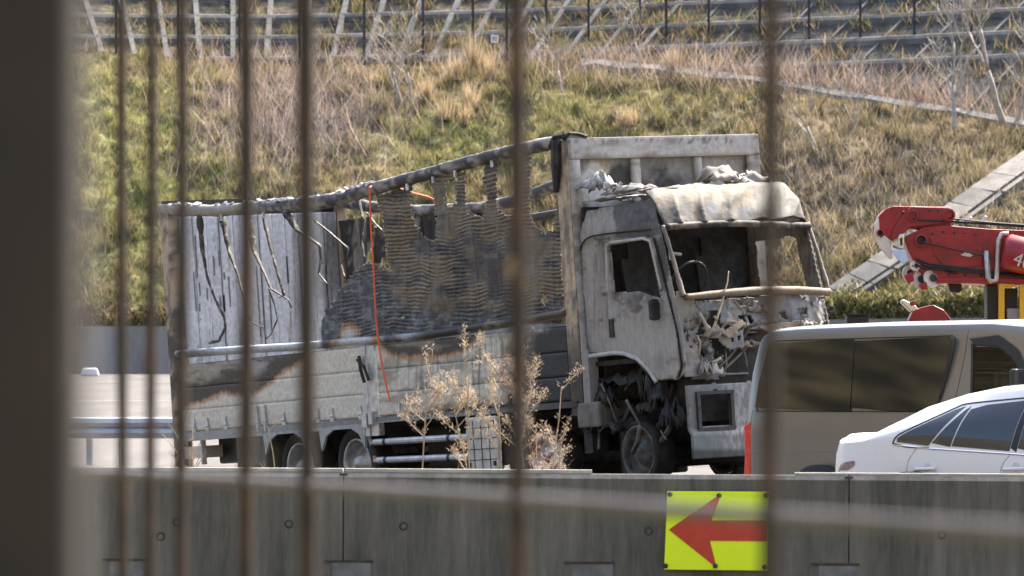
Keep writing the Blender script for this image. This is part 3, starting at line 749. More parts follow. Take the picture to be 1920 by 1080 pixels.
def skin_col(px, py, u, v):
    s, amp = ripple(u, v); n = fbm(px / 32, py / 26, 161); n2 = fbm(px / 9, py / 6, 162); n3 = fbm(px / 3, py / 45, 163)
    up = np.array([.20, .165, .12]) * (.7 + .6 * n)[:, None]
    up = mixc(up, np.array([.075, .075, .08]), .85 * sstep(.40, .68, n))
    up = mixc(up, np.array([.04, .038, .035]), .6 * sstep(.52, .74, n2 * .4 + n * .6))
    low = mixc(np.tile([.085, .09, .10], (len(px), 1)), np.array([.24, .25, .27]), sstep(.45, .75, n2) * .7)
    lw = np.clip(sstep(0, 45, py - lin(px, [(590, 500), (690, 470), (740, 535), (800, 560), (900, 568), (960, 560), (1060, 545)])) , 0, 1)
    c = mixc(up, low, lw)
    c = mixc(c, np.array([.36, .30, .22]), .55 * g2(px, py, 975, 525, 22, 20) * sstep(.4, .6, n2) + .4 * sstep(.68, .8, n2) * (1 - lw))
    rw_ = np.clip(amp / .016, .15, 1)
    c = mixc(c, c * .22, .9 * rw_ * np.exp(-((s - .85) / .14) ** 2) * (1 - .6 * lw))  # ripple troughs darkened: shade painted into the skin colour
    c = mixc(c, c * 1.9, .7 * rw_ * np.exp(-((s - .45) / .12) ** 2))  # ripple crests brightened: highlights painted into the skin colour
    bl = BURN_BLOOM = g2(px, py, 655, 628, 24, 26); c = mixc(c, np.array([.5, .3, .14]), .9 * sstep(.35, .7, bl + (n3 - .5) * .4)); c = mixc(c, np.array([.55, .54, .5]), sstep(.65, .9, bl + (n3 - .5) * .3))
    seam = np.abs(((u * 2.1) % 1) - .5); dots = (np.sin(v * 150) > 0) * np.exp(-((.5 - seam) / .012) ** 2)
    c = mixc(c, np.array([.32, .31, .29]), .6 * dots)
    return c * (.72 + .25 * n3)[:, None]
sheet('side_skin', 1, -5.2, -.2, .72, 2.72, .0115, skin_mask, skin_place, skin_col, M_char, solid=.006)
# far side skin remains, hanging in folds
FOLDS = [[(612, 388), (695, 392), (700, 430), (688, 500), (680, 540), (600, 545), (612, 470)], [(702, 425), (722, 430), (724, 470), (712, 505), (698, 500)], [(776, 398), (826, 400), (826, 440), (800, 462), (780, 440)]]
def folds_place(U, V): return st(U, W_BOX - .06 + .07 * np.sin(U * 34 + 2 * np.sin(V * 3)) * (.4 + .6 * fbm(U * 4, V, 172)), V)
def folds_col(px, py, u, v):
    n = fbm(px / 5, py / 60, 173); c = mixc(np.tile([.035, .033, .033], (len(px), 1)), np.array([.22, .2, .18]), sstep(.5, .72, n))
    return mixc(c, np.array([.34, .36, .39]), (1 - sstep(618, 634, px)))
for fp in FOLDS: sheet('far_skin', 1, -8.5, -4.2, .9, 2.45, .02, lambda px, py, u, v, fp=fp: inpoly(px + (fbm(px / 6, py / 6, 171) - .5) * 6, py, fp), folds_place, folds_col, M_char)
# twisted strips hanging from the rail
def z4(pts): return [(280 + x / 2.4545, 240 + y / 2.4545) for x, y in pts]
STR = [[(230, 400), (245, 560), (265, 680), (300, 780), (345, 870), (350, 920), (320, 980), (270, 990)], [(335, 410), (365, 560), (410, 680), (425, 740), (450, 850), (480, 900), (530, 920)],
       [(455, 400), (480, 560), (540, 690), (560, 740), (640, 790), (658, 835)], [(525, 410), (560, 560), (600, 700), (620, 770), (600, 780)], [(630, 390), (680, 470), (740, 510), (785, 540), (790, 600), (780, 670), (820, 720)],
       [(765, 430), (830, 480), (910, 550), (905, 600), (880, 620), (900, 690)], [(550, 740), (575, 810), (590, 880), (560, 950), (530, 975)], [(1000, 390), (1030, 430), (1080, 480)], [(960, 330), (985, 420), (975, 520), (990, 600)]]
def strip_col(px, py, V):
    n = fbm(px / 3, py / 4, 181); return mixc(np.tile([.05, .045, .04], (len(px), 1)), np.array([.32, .29, .25]), sstep(.62, .76, n))
for k, s in enumerate(STR):
    pts = [tuple(spx(a, b, .02 + .05 * math.sin(k + i))) for i, (a, b) in enumerate(z4(s))]
    r = [.075, .05, .036, .03, .026, .02] if k in (0, 1, 2, 4) else [.03, .028, .024, .018]
    col_tube('torn_strip', pts, r, strip_col, M_char, 6, .35, jitter=.5, step=.025)
# brackets hanging under the roof rail
for x in (415, 494, 535, 763, 812, 853, 922):
    p = spx(x, lin(x, RAIL_UP) + 14, -.02); tb(MB().box(p, (.03, .02, .07)), 'rail_bracket', M_alu)

# --- headboard
def head_col(px, py, u, v):
    n = fbm(px / 18, py / 26, 191); n2 = fbm(px / 5, py / 40, 192)
    c = mixc(np.tile([.12, .112, .104], (len(px), 1)), np.array([.24, .22, .2]), n2)
    c = mixc(c, np.array([.55, .54, .52]), .8 * sstep(.3, .7, g2(px, py, 1120, 350, 42, 50) + (n - .5) * .6) + .4 * g2(px, py, 1345, 340, 50, 50))  # pale patches: lit marks painted into the panel colour
    c = mixc(c, np.array([.045, .04, .038]), sstep(.35, .7, 1.1 * g2(px, py, 1160, 335, 26, 34) + .8 * g2(px, py, 1240, 350, 50, 50) + .5 * g2(px, py, 1390, 310, 20, 30) + (n - .5) * .7))
    c = mixc(c, np.array([.38, .27, .15]), .7 * g2(px, py, 1132, 320, 7, 30))
    return c
ypan = [.13, .80, .90, 1.62, 1.70, 2.30]
for k in range(3):
    sheet('headboard_panel', 0, ypan[2 * k] - .02, ypan[2 * k + 1] + .02, .0, 2.54, .02, None, lambda U, V: st(-.05 + .01 * (fbm(U * 3, V * 3, 4) - .5), U, V), head_col, M_paint)
def frame_col(V):
    px, py = TK.pix(V - ZO); n = fbm(px / 45, py / 14, 195); c = mixc(np.tile([.36, .345, .325], (len(V), 1)), np.array([.17, .15, .125]), .8 * sstep(.52, .7, n))
    n2 = fbm(px / 6, py / 5, 196); return mixc(c, np.array([.07, .065, .06]), .8 * sstep(.56, .7, n2) * (py < 268))
def fbar(name, a, b):
    """headboard frame bar with stain-carrying vertices"""
    yy = np.linspace(a[1], b[1], max(2, int((b[1] - a[1]) / .03))); zz = np.linspace(a[2], b[2], max(2, int((b[2] - a[2]) / .03)))
    Y_, Z_ = np.meshgrid(yy, zz); P = st(b[0] + 0 * Y_, Y_, Z_); n, m = Y_.shape; i = np.arange(n * m).reshape(n, m)
    q = np.stack([i[:-1, :-1], i[:-1, 1:], i[1:, 1:], i[1:, :-1]], -1).reshape(-1, 4)
    return tmesh(name, P.reshape(-1, 3) - np.array([(b[0] - a[0]) / 2, 0, 0]), q, M_paint, cols=frame_col(P.reshape(-1, 3) + ZO), solid=b[0] - a[0])
fbar('headboard_beam', (-.08, .0, 2.53), (.035, W_BOX, 2.75)); fbar('headboard_post', (-.08, .002, -.1), (.03, .12, 2.528)); fbar('headboard_post', (-.08, 2.32, -.1), (.03, W_BOX, 2.528))
fbar('headboard_mullion', (-.06, .80, .0), (.012, .90, 2.527)); fbar('headboard_mullion', (-.06, 1.62, .0), (.012, 1.70, 2.527))
tb(MB().tube([(-.05, -.02, 2.74), (.02, .02, 2.80), (.03, .12, 2.79), (.03, .22, 2.76)], .022, 6).tube([(-.25, -.05, 2.68), (-.14, -.06, 2.78), (-.02, -.03, 2.78)], .03, 6).tube([(-.14, -.05, 2.75), (-.16, -.05, 2.5), (-.2, -.05, 2.2)], [.05, .06, .03], 6), 'burnt_seal', M_soot)

# --- chassis, axles and wheels
for y in (.75, 1.6): tb(MB().bbox((-8.4, y, -.34), (1.5, y + .09, -.08)), 'chassis_rail', M_darksteel)
for x in (-8.2, -7, -5.4, -3.5, -2.2, -.2, .9): tb(MB().bbox((x, .8, -.28), (x + .12, 1.64, -.12)), 'cross_member', M_darksteel)
def wheel(x, z, r, rr, flat, name, burnt=False, y=.14, rim=None):
    tyre = MB(); Ml = Matrix.Translation((x, y, z)) @ Matrix.Rotation(math.radians(90), 4, 'X')
    wt = .25
    tyre.lathe([(rr, -wt), (r * .94, -wt), (r, -wt + .04), (r, -.04), (r * .97, -.01), (r * .9, 0.0), (rr + .01, -.01), (rr, -.03), (rr, -wt)], 40, Ml)
    t = tb(tyre, name, M_soot if burnt else M_rubber, smooth=True)
    rm = MB(); rm.lathe([(rr - .002, -.03), (rr + .004, .0), (rr - .02, -.004), (rr - .035, -.05), (rr - .05, -.13), (.16, -.14), (.13, -.07), (.10, -.05), (.08, .0), (.0, .012)], 40, Ml)
    tb(rm, 'rim', rim or (M_darksteel if burnt else M_rim), parent=t, smooth=True)
    nut = MB()
    for k in range(8):
        a = k * math.pi / 4; nut.lathe([(.016, -.14), (.016, -.10), (.0, -.10)], 6, Ml @ Matrix.Translation((.115 * math.cos(a), .115 * math.sin(a), .0)))
    tb(nut, 'wheel_nuts', M_darksteel, parent=t)
    o = t
    return t
for x in (-6.05, -4.81):
    wheel(x, -.5, .43, .285, 0, 'wheel'); wheel(x, -.5, .43, .285, 0, 'wheel', y=W_BOX - .01)
    tb(MB().tube([(x, .2, -.5), (x, W_BOX - .2, -.5)], .09, 10), 'axle', M_darksteel)
m_bh = pm('ash_streaked_steel', (.025, .025, .027), (.17, .17, .17), 9, .7)
m_wr = pm('white_red_rim', (.62, .6, .58), (.30, .05, .04), 5, .6, lo=.5, hi=.56)
for x, rim in ((.72, m_bh), (-.98, m_wr)):
    wheel(x, -.58, .345, .285, 0, 'burnt_wheel', True, rim=rim); wheel(x, -.58, .345, .285, 0, 'burnt_wheel', True, y=W_BOX - .01)
    tb(MB().tube([(x, .2, -.58), (x, W_BOX - .2, -.58)], .08, 10), 'axle', M_darksteel)
# side guard bars, strut, boxes
for a, b in (((703, 829), (880, 819)), ((705, 863), (880, 856))):
    p, q = spx(*a, .02), spx(*b, .02); g = tb(MB().tube([tuple(p), tuple(q)], .037, 10), 'guard_bar', M_alu)
    for t in (.12, .8): c_ = p + (q - p) * t; tb(MB().tube([tuple(c_ - (q - p) * .012), tuple(c_ + (q - p) * .012)], .043, 10), 'clamp', M_black, parent=g)
p, q = spx(680, 786, .03), spx(697, 834, .03); tb(MB().tube([tuple(p), tuple(q)], .028, 4), 'strut', M_alu)
a = spx(871, 784, -.02); b = spx(936, 880, -.02)
bx = tb(MB().bbox((a[0], -.02, b[2] - .03), (b[0], .03, a[2])), 'side_cover', M_white, bevel=.03)
for fx in (.1, .9):
    for fz in (.12, .88): tb(MB().box((a[0] + (b[0] - a[0]) * fx, -.028, b[2] + (a[2] - b[2]) * fz), (.035, .02, .05)), 'bolt_slot', M_black, parent=bx)
for k in range(1, 5): tb(MB().box(((a[0] + b[0]) / 2, -.0225, b[2] + (a[2] - b[2]) * k / 5), (abs(b[0] - a[0]) * .92, .006, .008)), 'grid_line', M_darksteel, parent=bx)
for k in range(1, 4): tb(MB().box((a[0] + (b[0] - a[0]) * k / 4, -.0225, (a[2] + b[2]) / 2 - .01), (.007, .008, abs(a[2] - b[2]) * .92)), 'grid_line', M_darksteel, parent=bx)
tb(MB().bbox((-2.3, .06, -.6), (-1.5, .6, -.15)), 'battery_box', M_soot); tb(MB().bbox((-3.9, .5, -.62), (-2.5, .72, -.12)), 'fuel_tank', M_soot, bevel=.05)
m_mud = pm('mud_flap', (.10, .095, .085), (.20, .185, .16), 6, .8)
a = spx(440, 812, .1); b = spx(500, 872, .1); tb(MB().bbox((a[0], .1, b[2] - .05), (b[0], .7, a[2])), 'tool_box', m_mud, bevel=.03)
a = spx(386, 808, .15); b = spx(438, 868, .15); tb(MB().bbox((a[0], .3, b[2]), (b[0], .9, a[2])), 'storage_box', M_black, bevel=.03)
a = spx(352, 838, .05); b = spx(384, 858, .05); tb(MB().bbox((a[0], .0, b[2]), (b[0], .5, a[2])).bbox((b[0], .0, b[2] - .08), (b[0] + .03, .06, .0)), 'rear_underrun', M_white)
for (x, y, r) in ((510, 812, .03), (703, 858, .02), (852, 840, .028), (712, 808, .03)):
    p = spx(x, y, -.0); tb(MB().lathe([(0, .02), (r, .015), (r * 1.1, -.01), (0, -.012)], 10, Matrix.Translation(tuple(p)) @ Matrix.Rotation(math.radians(90), 4, 'X')), 'marker_lamp', pm('amber_lens', (.5, .22, .03), None, rough=.3))

# ------------------------------------------------------------------ cab
Y0, Y1 = .05, 2.20
def sweep(y): return .36 * (np.clip((np.asarray(y, float) - Y0) / (Y1 - Y0), 0, 1)) ** 2
def ash_col(px, py, u, v, seed=300, base=(.42, .40, .37), rust=.35, dark=.5):
    n = fbm(px / 30, py / 24, seed); n2 = fbm(px / 9, py / 8, seed + 1); n3 = fbm(px / 3.5, py / 22, seed + 2)
    c = np.array(base) * (.8 + .4 * n2)[:, None]
    c = mixc(c, np.array([.46, .34, .24]), rust * sstep(.5, .68, n))
    c = mixc(c, np.array([.24, .22, .20]), .55 * sstep(.48, .7, n3 * .65 + n * .35))
    c = mixc(c, np.array([.05, .045, .042]), np.clip(dark * 1.5 * sstep(.58, .74, n * .7 + n2 * .3), 0, 1))
    return c
WIN = [(1143, 460), (1205, 450), (1217, 453), (1236, 538), (1241, 560), (1225, 556), (1200, 547), (1151, 548)]
SIDE = [(1087, 398), (1120, 390), (1170, 384), (1212, 372), (1224, 395), (1238, 432), (1262, 545), (1282, 640), (1286, 700), (1270, 712), (1234, 714), (1218, 692), (1196, 671), (1168, 662), (1106, 662), (1098, 560), (1089, 450)]
DOOR = [(1133, 452), (1210, 441), (1224, 447), (1250, 545), (1268, 625), (1276, 690), (1268, 711), (1236, 713), (1220, 692), (1198, 672), (1172, 662), (1150, 660), (1141, 560)]
def side_col(px, py, u, v):
    c = ash_col(px, py, u, v, 310, base=(.29, .275, .255), rust=.35, dark=.6)
    n = fbm(px / 7, py / 7, 318)
    jx = px + 14 * (fbm(px / 14, py / 16, 316) - .5); jy = py + 10 * (n - .5)
    dkz = sstep(.3, .6, inpoly(jx, jy, [(1154, 380), (1232, 372), (1240, 440), (1205, 446), (1155, 446)]) * (.4 + .7 * n))
    c = mixc(c, np.array([.055, .055, .058]), .85 * dkz)
    c = mixc(c, np.array([.05, .048, .045]), .85 * sstep(.35, .6, g2(px, py, 1243, 500, 13, 60) * (.5 + n) ) + .7 * g2(px, py, 1240, 680, 9, 22))
    c = mixc(c, np.array([.16, .15, .15]), .4 * sstep(660, 560, py) * sstep(.5, .7, n))
    c = mixc(c, np.array([.5, .40, .33]), .35 * g2(px, py, 1120, 540, 16, 90) * sstep(.4, .6, n))
    sv = fbm(px / 4, py / 55, 319); big = fbm(px / 40, py / 50, 317)
    c = mixc(c, np.array([.09, .085, .08]), .55 * sstep(.5, .72, sv) * (1 - .6 * sstep(560, 620, py) * (px > 1140)))
    c = mixc(c, np.array([.07, .066, .062]), .75 * np.clip(g2(px, py, 1190, 452, 60, 12) + g2(px, py, 1132, 470, 8, 60) * .6 + g2(px, py, 1195, 562, 50, 9) * .6 * sstep(.35, .6, n) + .5 * g2(px, py, 1100, 640, 10, 40), 0, 1))
    c = mixc(c, np.array([.34, .325, .305]), .6 * g2(px, py, 1115, 420, 28, 22) + .5 * sstep(.45, .6, big) * g2(px, py, 1205, 620, 50, 50))
    return c
def mk_side(y, flip=1, name='cab_side', h=.013, dx=0.0):
    def place(U, V): 
        return st(U, y + flip * (.022 * (fbm(U * 2.2, V * 2.2, 320) - .5) * 2 + .006 * (fbm(U * 9, V * 9, 321) - .5) + .10 * sstep(1.55, 2.1, V) ** 2), V)
    def mask(px, py, u, v): 
        q = TK.pix(np.stack([u + dx, 0 * u + Y0, v], -1)); a, b = q
        return inpoly(a, b, SIDE) & ~inpoly(a, b, WIN)
    return sheet(name, 1, .0, 1.9 - dx, .0, 2.2, h, mask, place, side_col, M_char, solid=.02)
mk_side(Y0); mk_side(Y1, -1, h=.016, dx=.36)
def door_place(U, V): return st(U, Y0 - .022 + .008 * (fbm(U * 4, V * 4, 330) - .5) - .012 * np.exp(-((V - .75) / .25) ** 2), V)
door = sheet('door', 1, .4, 1.85, .1, 1.8, .013, lambda px, py, u, v: inpoly(px, py, DOOR) & ~inpoly(px, py, [(1140, 455), (1207, 447), (1220, 451), (1240, 542), (1246, 566), (1226, 559), (1200, 551), (1149, 552)]), door_place, lambda px, py, u, v: mixc(side_col(px, py, u, v), np.array([.44, .43, .41]), .35 * sstep(560, 640, py)), M_char, solid=.03)
p = spx(1155, 615, Y0); tb(MB().box((p[0], Y0 - .05, p[2]), (.08, .03, .19)), 'door_handle', M_soot, parent=door)
p = spx(1241, 580, Y0); tb(MB().box((p[0], Y0 - .10, p[2]), (.09, .10, .22)), 'mirror_stump', M_soot, parent=door, bevel=.03)
col_tube('window_frame', [tuple(spx(a, b, Y0 - .03)) for a, b in [(1140, 548), (1139, 520), (1137, 462), (1145, 455), (1207, 447), (1219, 452), (1228, 490), (1241, 545)]], .018, lambda px, py, V: ash_col(px, py, px, py, 340, dark=.3), M_char, 6, parent=tk, step=.02)
arch = path_side([(1106, 668), (1150, 662), (1170, 663), (1196, 673), (1216, 693), (1232, 718)], Y0 - .04)
col_tube('wheel_arch_trim', arch, .024, lambda px, py, V: ash_col(px, py, px, py, 350, base=(.45, .44, .42), dark=.15), M_char, 6, step=.02)
SEAM = pm('black_seam', (.012, .011, .011), None, rough=.9)
for pts in ([(1088, 470), (1093, 452), (1108, 443), (1140, 438), (1190, 433), (1226, 430)], [(1134, 455), (1141, 560), (1151, 658)], [(1226, 446), (1251, 545), (1270, 625), (1279, 690), (1270, 712)]):
    tb(MB().tube([tuple(p) for p in densify(path_side(pts, Y0 - .022), .08)], .009, 5), 'body_seam', SEAM)
# roof, brow over the windscreen
def visor_place(U, V):
    # V: 0 at the roof edge, 1 at the windscreen header
    x = 1.18 + .22 * V ** .6 + .16 * V; z = 2.13 - .06 * V - .35 * V ** 1.35
    q_ = (U * 2.3 + .7 * V + .8 * fbm(U * 1.2, V * .8, 361, 2)) % 1; cr = .045 * (1 - np.abs(2 * q_ - 1)) ** 2.5 * sstep(.15, .7, V) + .035 * (fbm(U * 1.3, V * 1.0, 362, 2) - .5) + .008 * (fbm(U * 12, V * 6, 363) - .5)
    rr = np.clip((U - (Y1 - .16)) / .16, 0, 1); x = x - sweep(U) - .10 * rr ** 2
    z = z - .10 * rr ** 2 * (1 - V * .5) - .05 * np.clip((.18 - U) / .13, 0, 1) ** 2 + .04 * sstep(.4, 1.8, U)
    return st(x + cr, U, z + cr * .5)
def visor_col(px, py, u, v):
    n = fbm(px / 45, py / 30, 365); n2 = fbm(px / 16, py / 34, 366)
    c = mixc(np.tile([.17, .16, .143], (len(px), 1)), np.array([.155, .115, .078]), sstep(.35, .65, n))
    c = mixc(c, np.array([.05, .044, .038]), .75 * sstep(.42, .66, n2))
    c = mixc(c, np.array([.035, .032, .03]), .8 * sstep(.56, .70, fbm(px / 22, py / 16, 369)))
    c = mixc(c, np.array([.09, .10, .12]), .85 * sstep(.45, .75, 1.1 * g2(px, py, 1335, 395, 16, 20) + .8 * g2(px, py, 1290, 395, 12, 18) + .6 * g2(px, py, 1275, 365, 12, 10) + .9 * g2(px, py, 1400, 400, 30, 16) + (n2 - .5) * .5))
    c = mixc(c, np.array([.05, .05, .05]), .8 * g2(v, v * 0, 1.0, 0, .05, 1))
    sv = fbm(px / 3.5, py / 40, 367); c = mixc(c, np.array([.05, .045, .04]), .55 * sstep(.54, .74, sv) + .5 * sstep(.2, .0, v))
    return c
sheet('cab_brow', 0, Y0 + .03, Y1, 0, 1, .016, lambda px, py, u, v: v > .16 * fbm(u * 7, u * 0, 364) - .02, visor_place, visor_col, M_char, solid=.02)
def roof_place(U, V): return st(.06 + 1.14 * V - sweep(U) * V, U, 2.07 + .05 * V + .05 * (fbm(U * 3, V * 4, 371) - .5) * 2)
sheet('cab_roof', 0, Y0 + .03, Y1, 0, 1, .03, lambda px, py, u, v: fbm(u * 3, v * 3, 372) < .62, roof_place, lambda px, py, u, v: ash_col(px, py, u, v, 375, dark=.4), M_char)
def crumple(name, c, size, seed, base, parent=tk, n=26, amp=.5, mat=None):
    n = min(n, 13) if name == 'crumpled_roof_flap' else n
    """lump of crumpled sheet metal"""
    g = np.linspace(-1, 1, n); A, B = np.meshgrid(g, g)
    w = np.abs(fbm(A * 2.3, B * 2.3, seed) - .5) * 2; w2 = fbm(A * 5, B * 5, seed + 3) - .5
    P = st(c[0] + size[0] * (A + .25 * w2), c[1] + size[1] * (B + .25 * (fbm(A * 3, B * 3, seed + 5) - .5)), c[2] + size[2] * (amp * 2 * w + .5 * w2 + .9 * (1 - A * A) * (1 - B * B)))
    px, py = TK.pix(P); i = np.arange(n * n).reshape(n, n); q = np.stack([i[:-1, :-1], i[:-1, 1:], i[1:, 1:], i[1:, :-1]], -1).reshape(-1, 4)
    q = q[(fbm(A * 2, B * 2, seed + 9) < .68)[:-1, :-1].ravel()]
    return tmesh(name, P.reshape(-1, 3), q, mat or M_char, parent, cols=ash_col(px.ravel(), py.ravel(), 0, 0, seed, base=base, dark=.45, rust=.2), solid=.012)
crumple('crumpled_roof_flap', (.28, .16, 2.17), (.24, .14, .16), 401, (.26, .26, .26)); crumple('crumpled_roof_flap', (.75, .22, 2.12), (.34, .12, .07), 402, (.2, .19, .18))
crumple('crumpled_roof_flap', (.45, 1.62, 2.20), (.20, .26, .16), 403, (.20, .18, .16)); crumple('crumpled_roof_flap', (.55, 1.92, 2.14), (.2, .2, .14), 404, (.22, .205, .185))
crumple('crumpled_roof_flap', (.7, 1.05, 2.12), (.3, .5, .05), 405, (.2, .18, .155))
p = fpx(1484, 400, 1.05); tb(MB().box((p[0] + .02, p[1], p[2]), (.05, .2, .05)), 'brow_lamp', M_soot); tb(MB().box((p[0] + .03, p[1] - .02, p[2] - .06), (.05, .16, .05)), 'brow_lamp', M_white)
tb(MB().bbox((.05, Y0 + .03, .35), (.09, Y1 - .03, 2.02)), 'cab_back', M_soot); tb(MB().bbox((.06, Y0 + .04, .35), (1.5, 1.75, .40)), 'cab_floor', M_soot)
# pillars and windscreen frame
def pcol(seed, base=(.40, .37, .33), dark=.45): return lambda px, py, V: ash_col(px, py, px, py, seed, base=base, dark=dark)
def WS(y, z): return 1.56 + (1.70 - z) * .30 - float(sweep(y))
for (ya, yb_) in ((Y0 + .0, Y0 + .02), (Y1 - .05, Y1 - .02)):
    col_tube('windscreen_pillar', [(WS(ya, 1.72), ya, 1.72), (WS(ya, 1.4) + .02, (ya + yb_) / 2, 1.4), (WS(yb_, 1.0) + .03, yb_, .98)], [.028, .03, .042], pcol(381, (.13, .115, .10), .6), M_char, 6, .7, step=.02, jitter=.3)
ly = np.linspace(Y0 + .03, Y1 - .04, 12)
col_tube('windscreen_header', [(WS(y, 1.70) + .02, y, 1.70 + .02 * math.sin(y * 2)) for y in ly], .035, pcol(383, (.03, .028, .026), .7), M_char, 8, step=.02)
col_tube('cowl_beam', [(WS(y, 1.0) + .06, y, .965 + .04 * math.sin(y * 1.4)) for y in ly], [.045, .055, .065, .065, .06], pcol(385, (.17, .13, .09), .8), M_char, 6, .75, step=.02, jitter=.1)
# seats, steering wheel
for y in (.55, 1.5):
    s = tb(MB().bbox((.45, y - .24, .6), (.95, y + .24, .68)), 'seat_frame', M_soot)
    tb(MB().box((.40, y, 1.05), (.06, .44, .8), Matrix.Rotation(-.15, 3, 'Y')).box((.34, y, 1.55), (.05, .26, .2)), 'seat_back', M_soot, parent=s)
th = np.linspace(0, 2 * math.pi, 25); tb(MB().tube([(1.25 + .1 * math.sin(a), .55 + .22 * math.cos(a), 1.15 + .2 * math.sin(a)) for a in th], .014, 6), 'steering_wheel', M_darksteel)
tb(MB().tube([(1.3, .3, 1.45), (1.32, .42, 1.43)], .018, 6).tube([(1.3, .30, 1.50), (1.3, .30, 1.38)], .02, 6), 'grab_handle', M_alu)
tb(MB().bbox((1.3, Y0 + .1, .45), (1.55, 1.7, .92)), 'dashboard_frame', M_soot)
# crumpled nose between cowl and bumper
def nose_place(U, V):
    r = np.abs(fbm(U * 3.2, V * 3.2, 421) - .5) * 2; r2 = fbm(U * 9, V * 9, 423) - .5
    return st(1.68 + .11 * r + .05 * r2 - sweep(U) + .06 * (V - .1), U, V)
def nose_col(px, py, u, v):
    n = fbm(px / 12, py / 10, 425); n2 = fbm(px / 5, py / 5, 426)
    c = mixc(np.tile([.05, .047, .045], (len(px), 1)), np.array([.22, .21, .20]), sstep(.46, .66, n2 * .5 + n * .5 + .12 * sstep(640, 570, py)))
    c = mixc(c, np.array([.5, .44, .36]), .7 * sstep(.64, .74, n) + .7 * g2(px, py, 1440, 590, 60, 14) * sstep(.4, .6, n2))
    return mixc(c, np.array([.4, .28, .18]), .4 * g2(px, py, 1310, 620, 16, 30) * n)
sheet('crumpled_nose', 0, Y0 + .06, Y1 - .05, .14, .93, .022, lambda px, py, u, v: (fbm(u * 4.3, v * 4.3, 431) < .36 + .05 * sstep(.45, .75, v)) & ~((u > .5) & (u < .72) & (v > .62) & (v < .80)) & ~((u > .95) & (u < 1.12) & (v > .70) & (v < .80)), nose_place, nose_col, M_char, solid=.012, smooth=False)['kind'] = 'stuff'
rd = random.Random(9)
for k in range(24):
    y = rd.uniform(.1, 1.9); z = rd.uniform(.12, .92); x = 1.70 - float(sweep(y)) + rd.uniform(.0, .16)
    if k % 3 == 0:
        crumple('crushed_plate', (x + .04, y, z), (.05, rd.uniform(.06, .15), rd.uniform(.05, .12)), 440 + k, rd.choice(((.28, .26, .23), (.12, .115, .11), (.2, .16, .12))), n=8, amp=1.2)
    else:
        d = Vector((rd.uniform(-.1, .15), rd.uniform(-.3, .3), rd.uniform(-.3, .3))); mid = Vector((x + .05, y, z))
        col_tube('bent_bar', [tuple(mid - d * .5), tuple(mid + Vector((.04, rd.uniform(-.05, .05), rd.uniform(-.05, .05)))), tuple(mid + d * .5)], rd.uniform(.008, .022), pcol(480 + k, rd.choice(((.32, .29, .25), (.1, .095, .09), (.24, .18, .12))), .4), M_char, 5, step=.03)
def xf(U, z): return 1.74 - sweep(U) + .03 * np.sin(U * 5 + z * 7)
def nplate(name, polys, holes, base, seed, dx=0.0, tilt=0.0, crump=.03, dark=.3):
    def place(U, V): return st(xf(U, V) + dx + tilt * (V - .6) + crump * (np.abs(fbm(U * 5, V * 5, seed) - .5) * 2) + crump * .5 * (fbm(U * 14, V * 14, seed + 1) - .5), U, V)
    def mask(px, py, u, v):
        a = px + (fbm(px / 5, py / 5, seed + 4) - .5) * 5; b = py + (fbm(px / 5, py / 5, seed + 5) - .5) * 5
        m = inpoly(a, b, polys)
        for h in holes: m &= ~inpoly(a, b, h)
        return m
    sheet(name, 0, Y0 - .05, Y1, .1, 1.05, .015, mask, place, lambda px, py, u, v: ash_col(px, py, u, v, seed, base=base, rust=.3, dark=dark), M_char, solid=.012, smooth=False)
nplate('corner_panel', [(1258, 540), (1300, 562), (1318, 590), (1304, 630), (1316, 706), (1284, 706), (1280, 640)], [[(1290, 600), (1300, 600), (1300, 620), (1292, 620)]], (.27, .25, .225), 701)
nplate('cowl_panel', [(1300, 566), (1345, 562), (1542, 546), (1546, 602), (1480, 612), (1410, 618), (1330, 604)], [[(1320, 584), (1350, 582), (1350, 612), (1324, 606)], [(1383, 592), (1407, 590), (1413, 606), (1390, 608)], [(1458, 585), (1472, 583), (1477, 598), (1463, 599)], [(1495, 580), (1512, 575), (1514, 590), (1500, 592)]], (.20, .21, .225), 711, crump=.05)
nplate('torn_plate', [(1350, 628), (1385, 600), (1398, 606), (1368, 634)], [], (.34, .27, .19), 721, dx=.06)
nplate('torn_plate', [(1412, 582), (1448, 572), (1470, 600), (1428, 606)], [], (.36, .31, .25), 731, dx=.05, tilt=-.4)
nplate('torn_plate', [(1420, 612), (1518, 597), (1532, 606), (1440, 624)], [], (.36, .30, .23), 741, dx=.06)
nplate('radiator_bracket', [(1345, 624), (1392, 620), (1396, 652), (1366, 656), (1350, 640)], [[(1370, 632), (1376, 632), (1376, 640), (1370, 640)], [(1382, 630), (1388, 630), (1388, 638), (1382, 638)]], (.22, .215, .21), 751, dx=.03)
nplate('lower_panel', [(1290, 640), (1325, 632), (1340, 660), (1330, 690), (1350, 712), (1296, 712)], [[(1305, 650), (1320, 648), (1322, 668), (1308, 670)]], (.12, .115, .11), 761, dx=-.03)
for a_, b_ in (((1300, 640), (1342, 694)), ((1342, 694), (1384, 650)), ((1322, 640), (1330, 704)), ((1384, 640), (1400, 690)), ((1300, 708), (1405, 700)), ((1350, 700), (1410, 640)), ((1360, 655), (1356, 712)), ((1295, 632), (1420, 622))):
    p_, q_ = fpx(*a_, 1.66), fpx(*b_, 1.62); col_tube('engine_bay_bar', [tuple(p_), tuple((p_ + q_) / 2 + np.array([.04, 0, .01])), tuple(q_)], .013, pcol(780 + a_[0], (.13, .125, .12), .4), M_char, 5, step=.03)
col_tube('bent_bar', [(1.86, .36, .60), (1.84, .50, .85), (1.82, .62, 1.10), (1.80, .66, 1.22)], [.016, .012, .006], pcol(499, (.5, .38, .24), .1), M_char, 5)
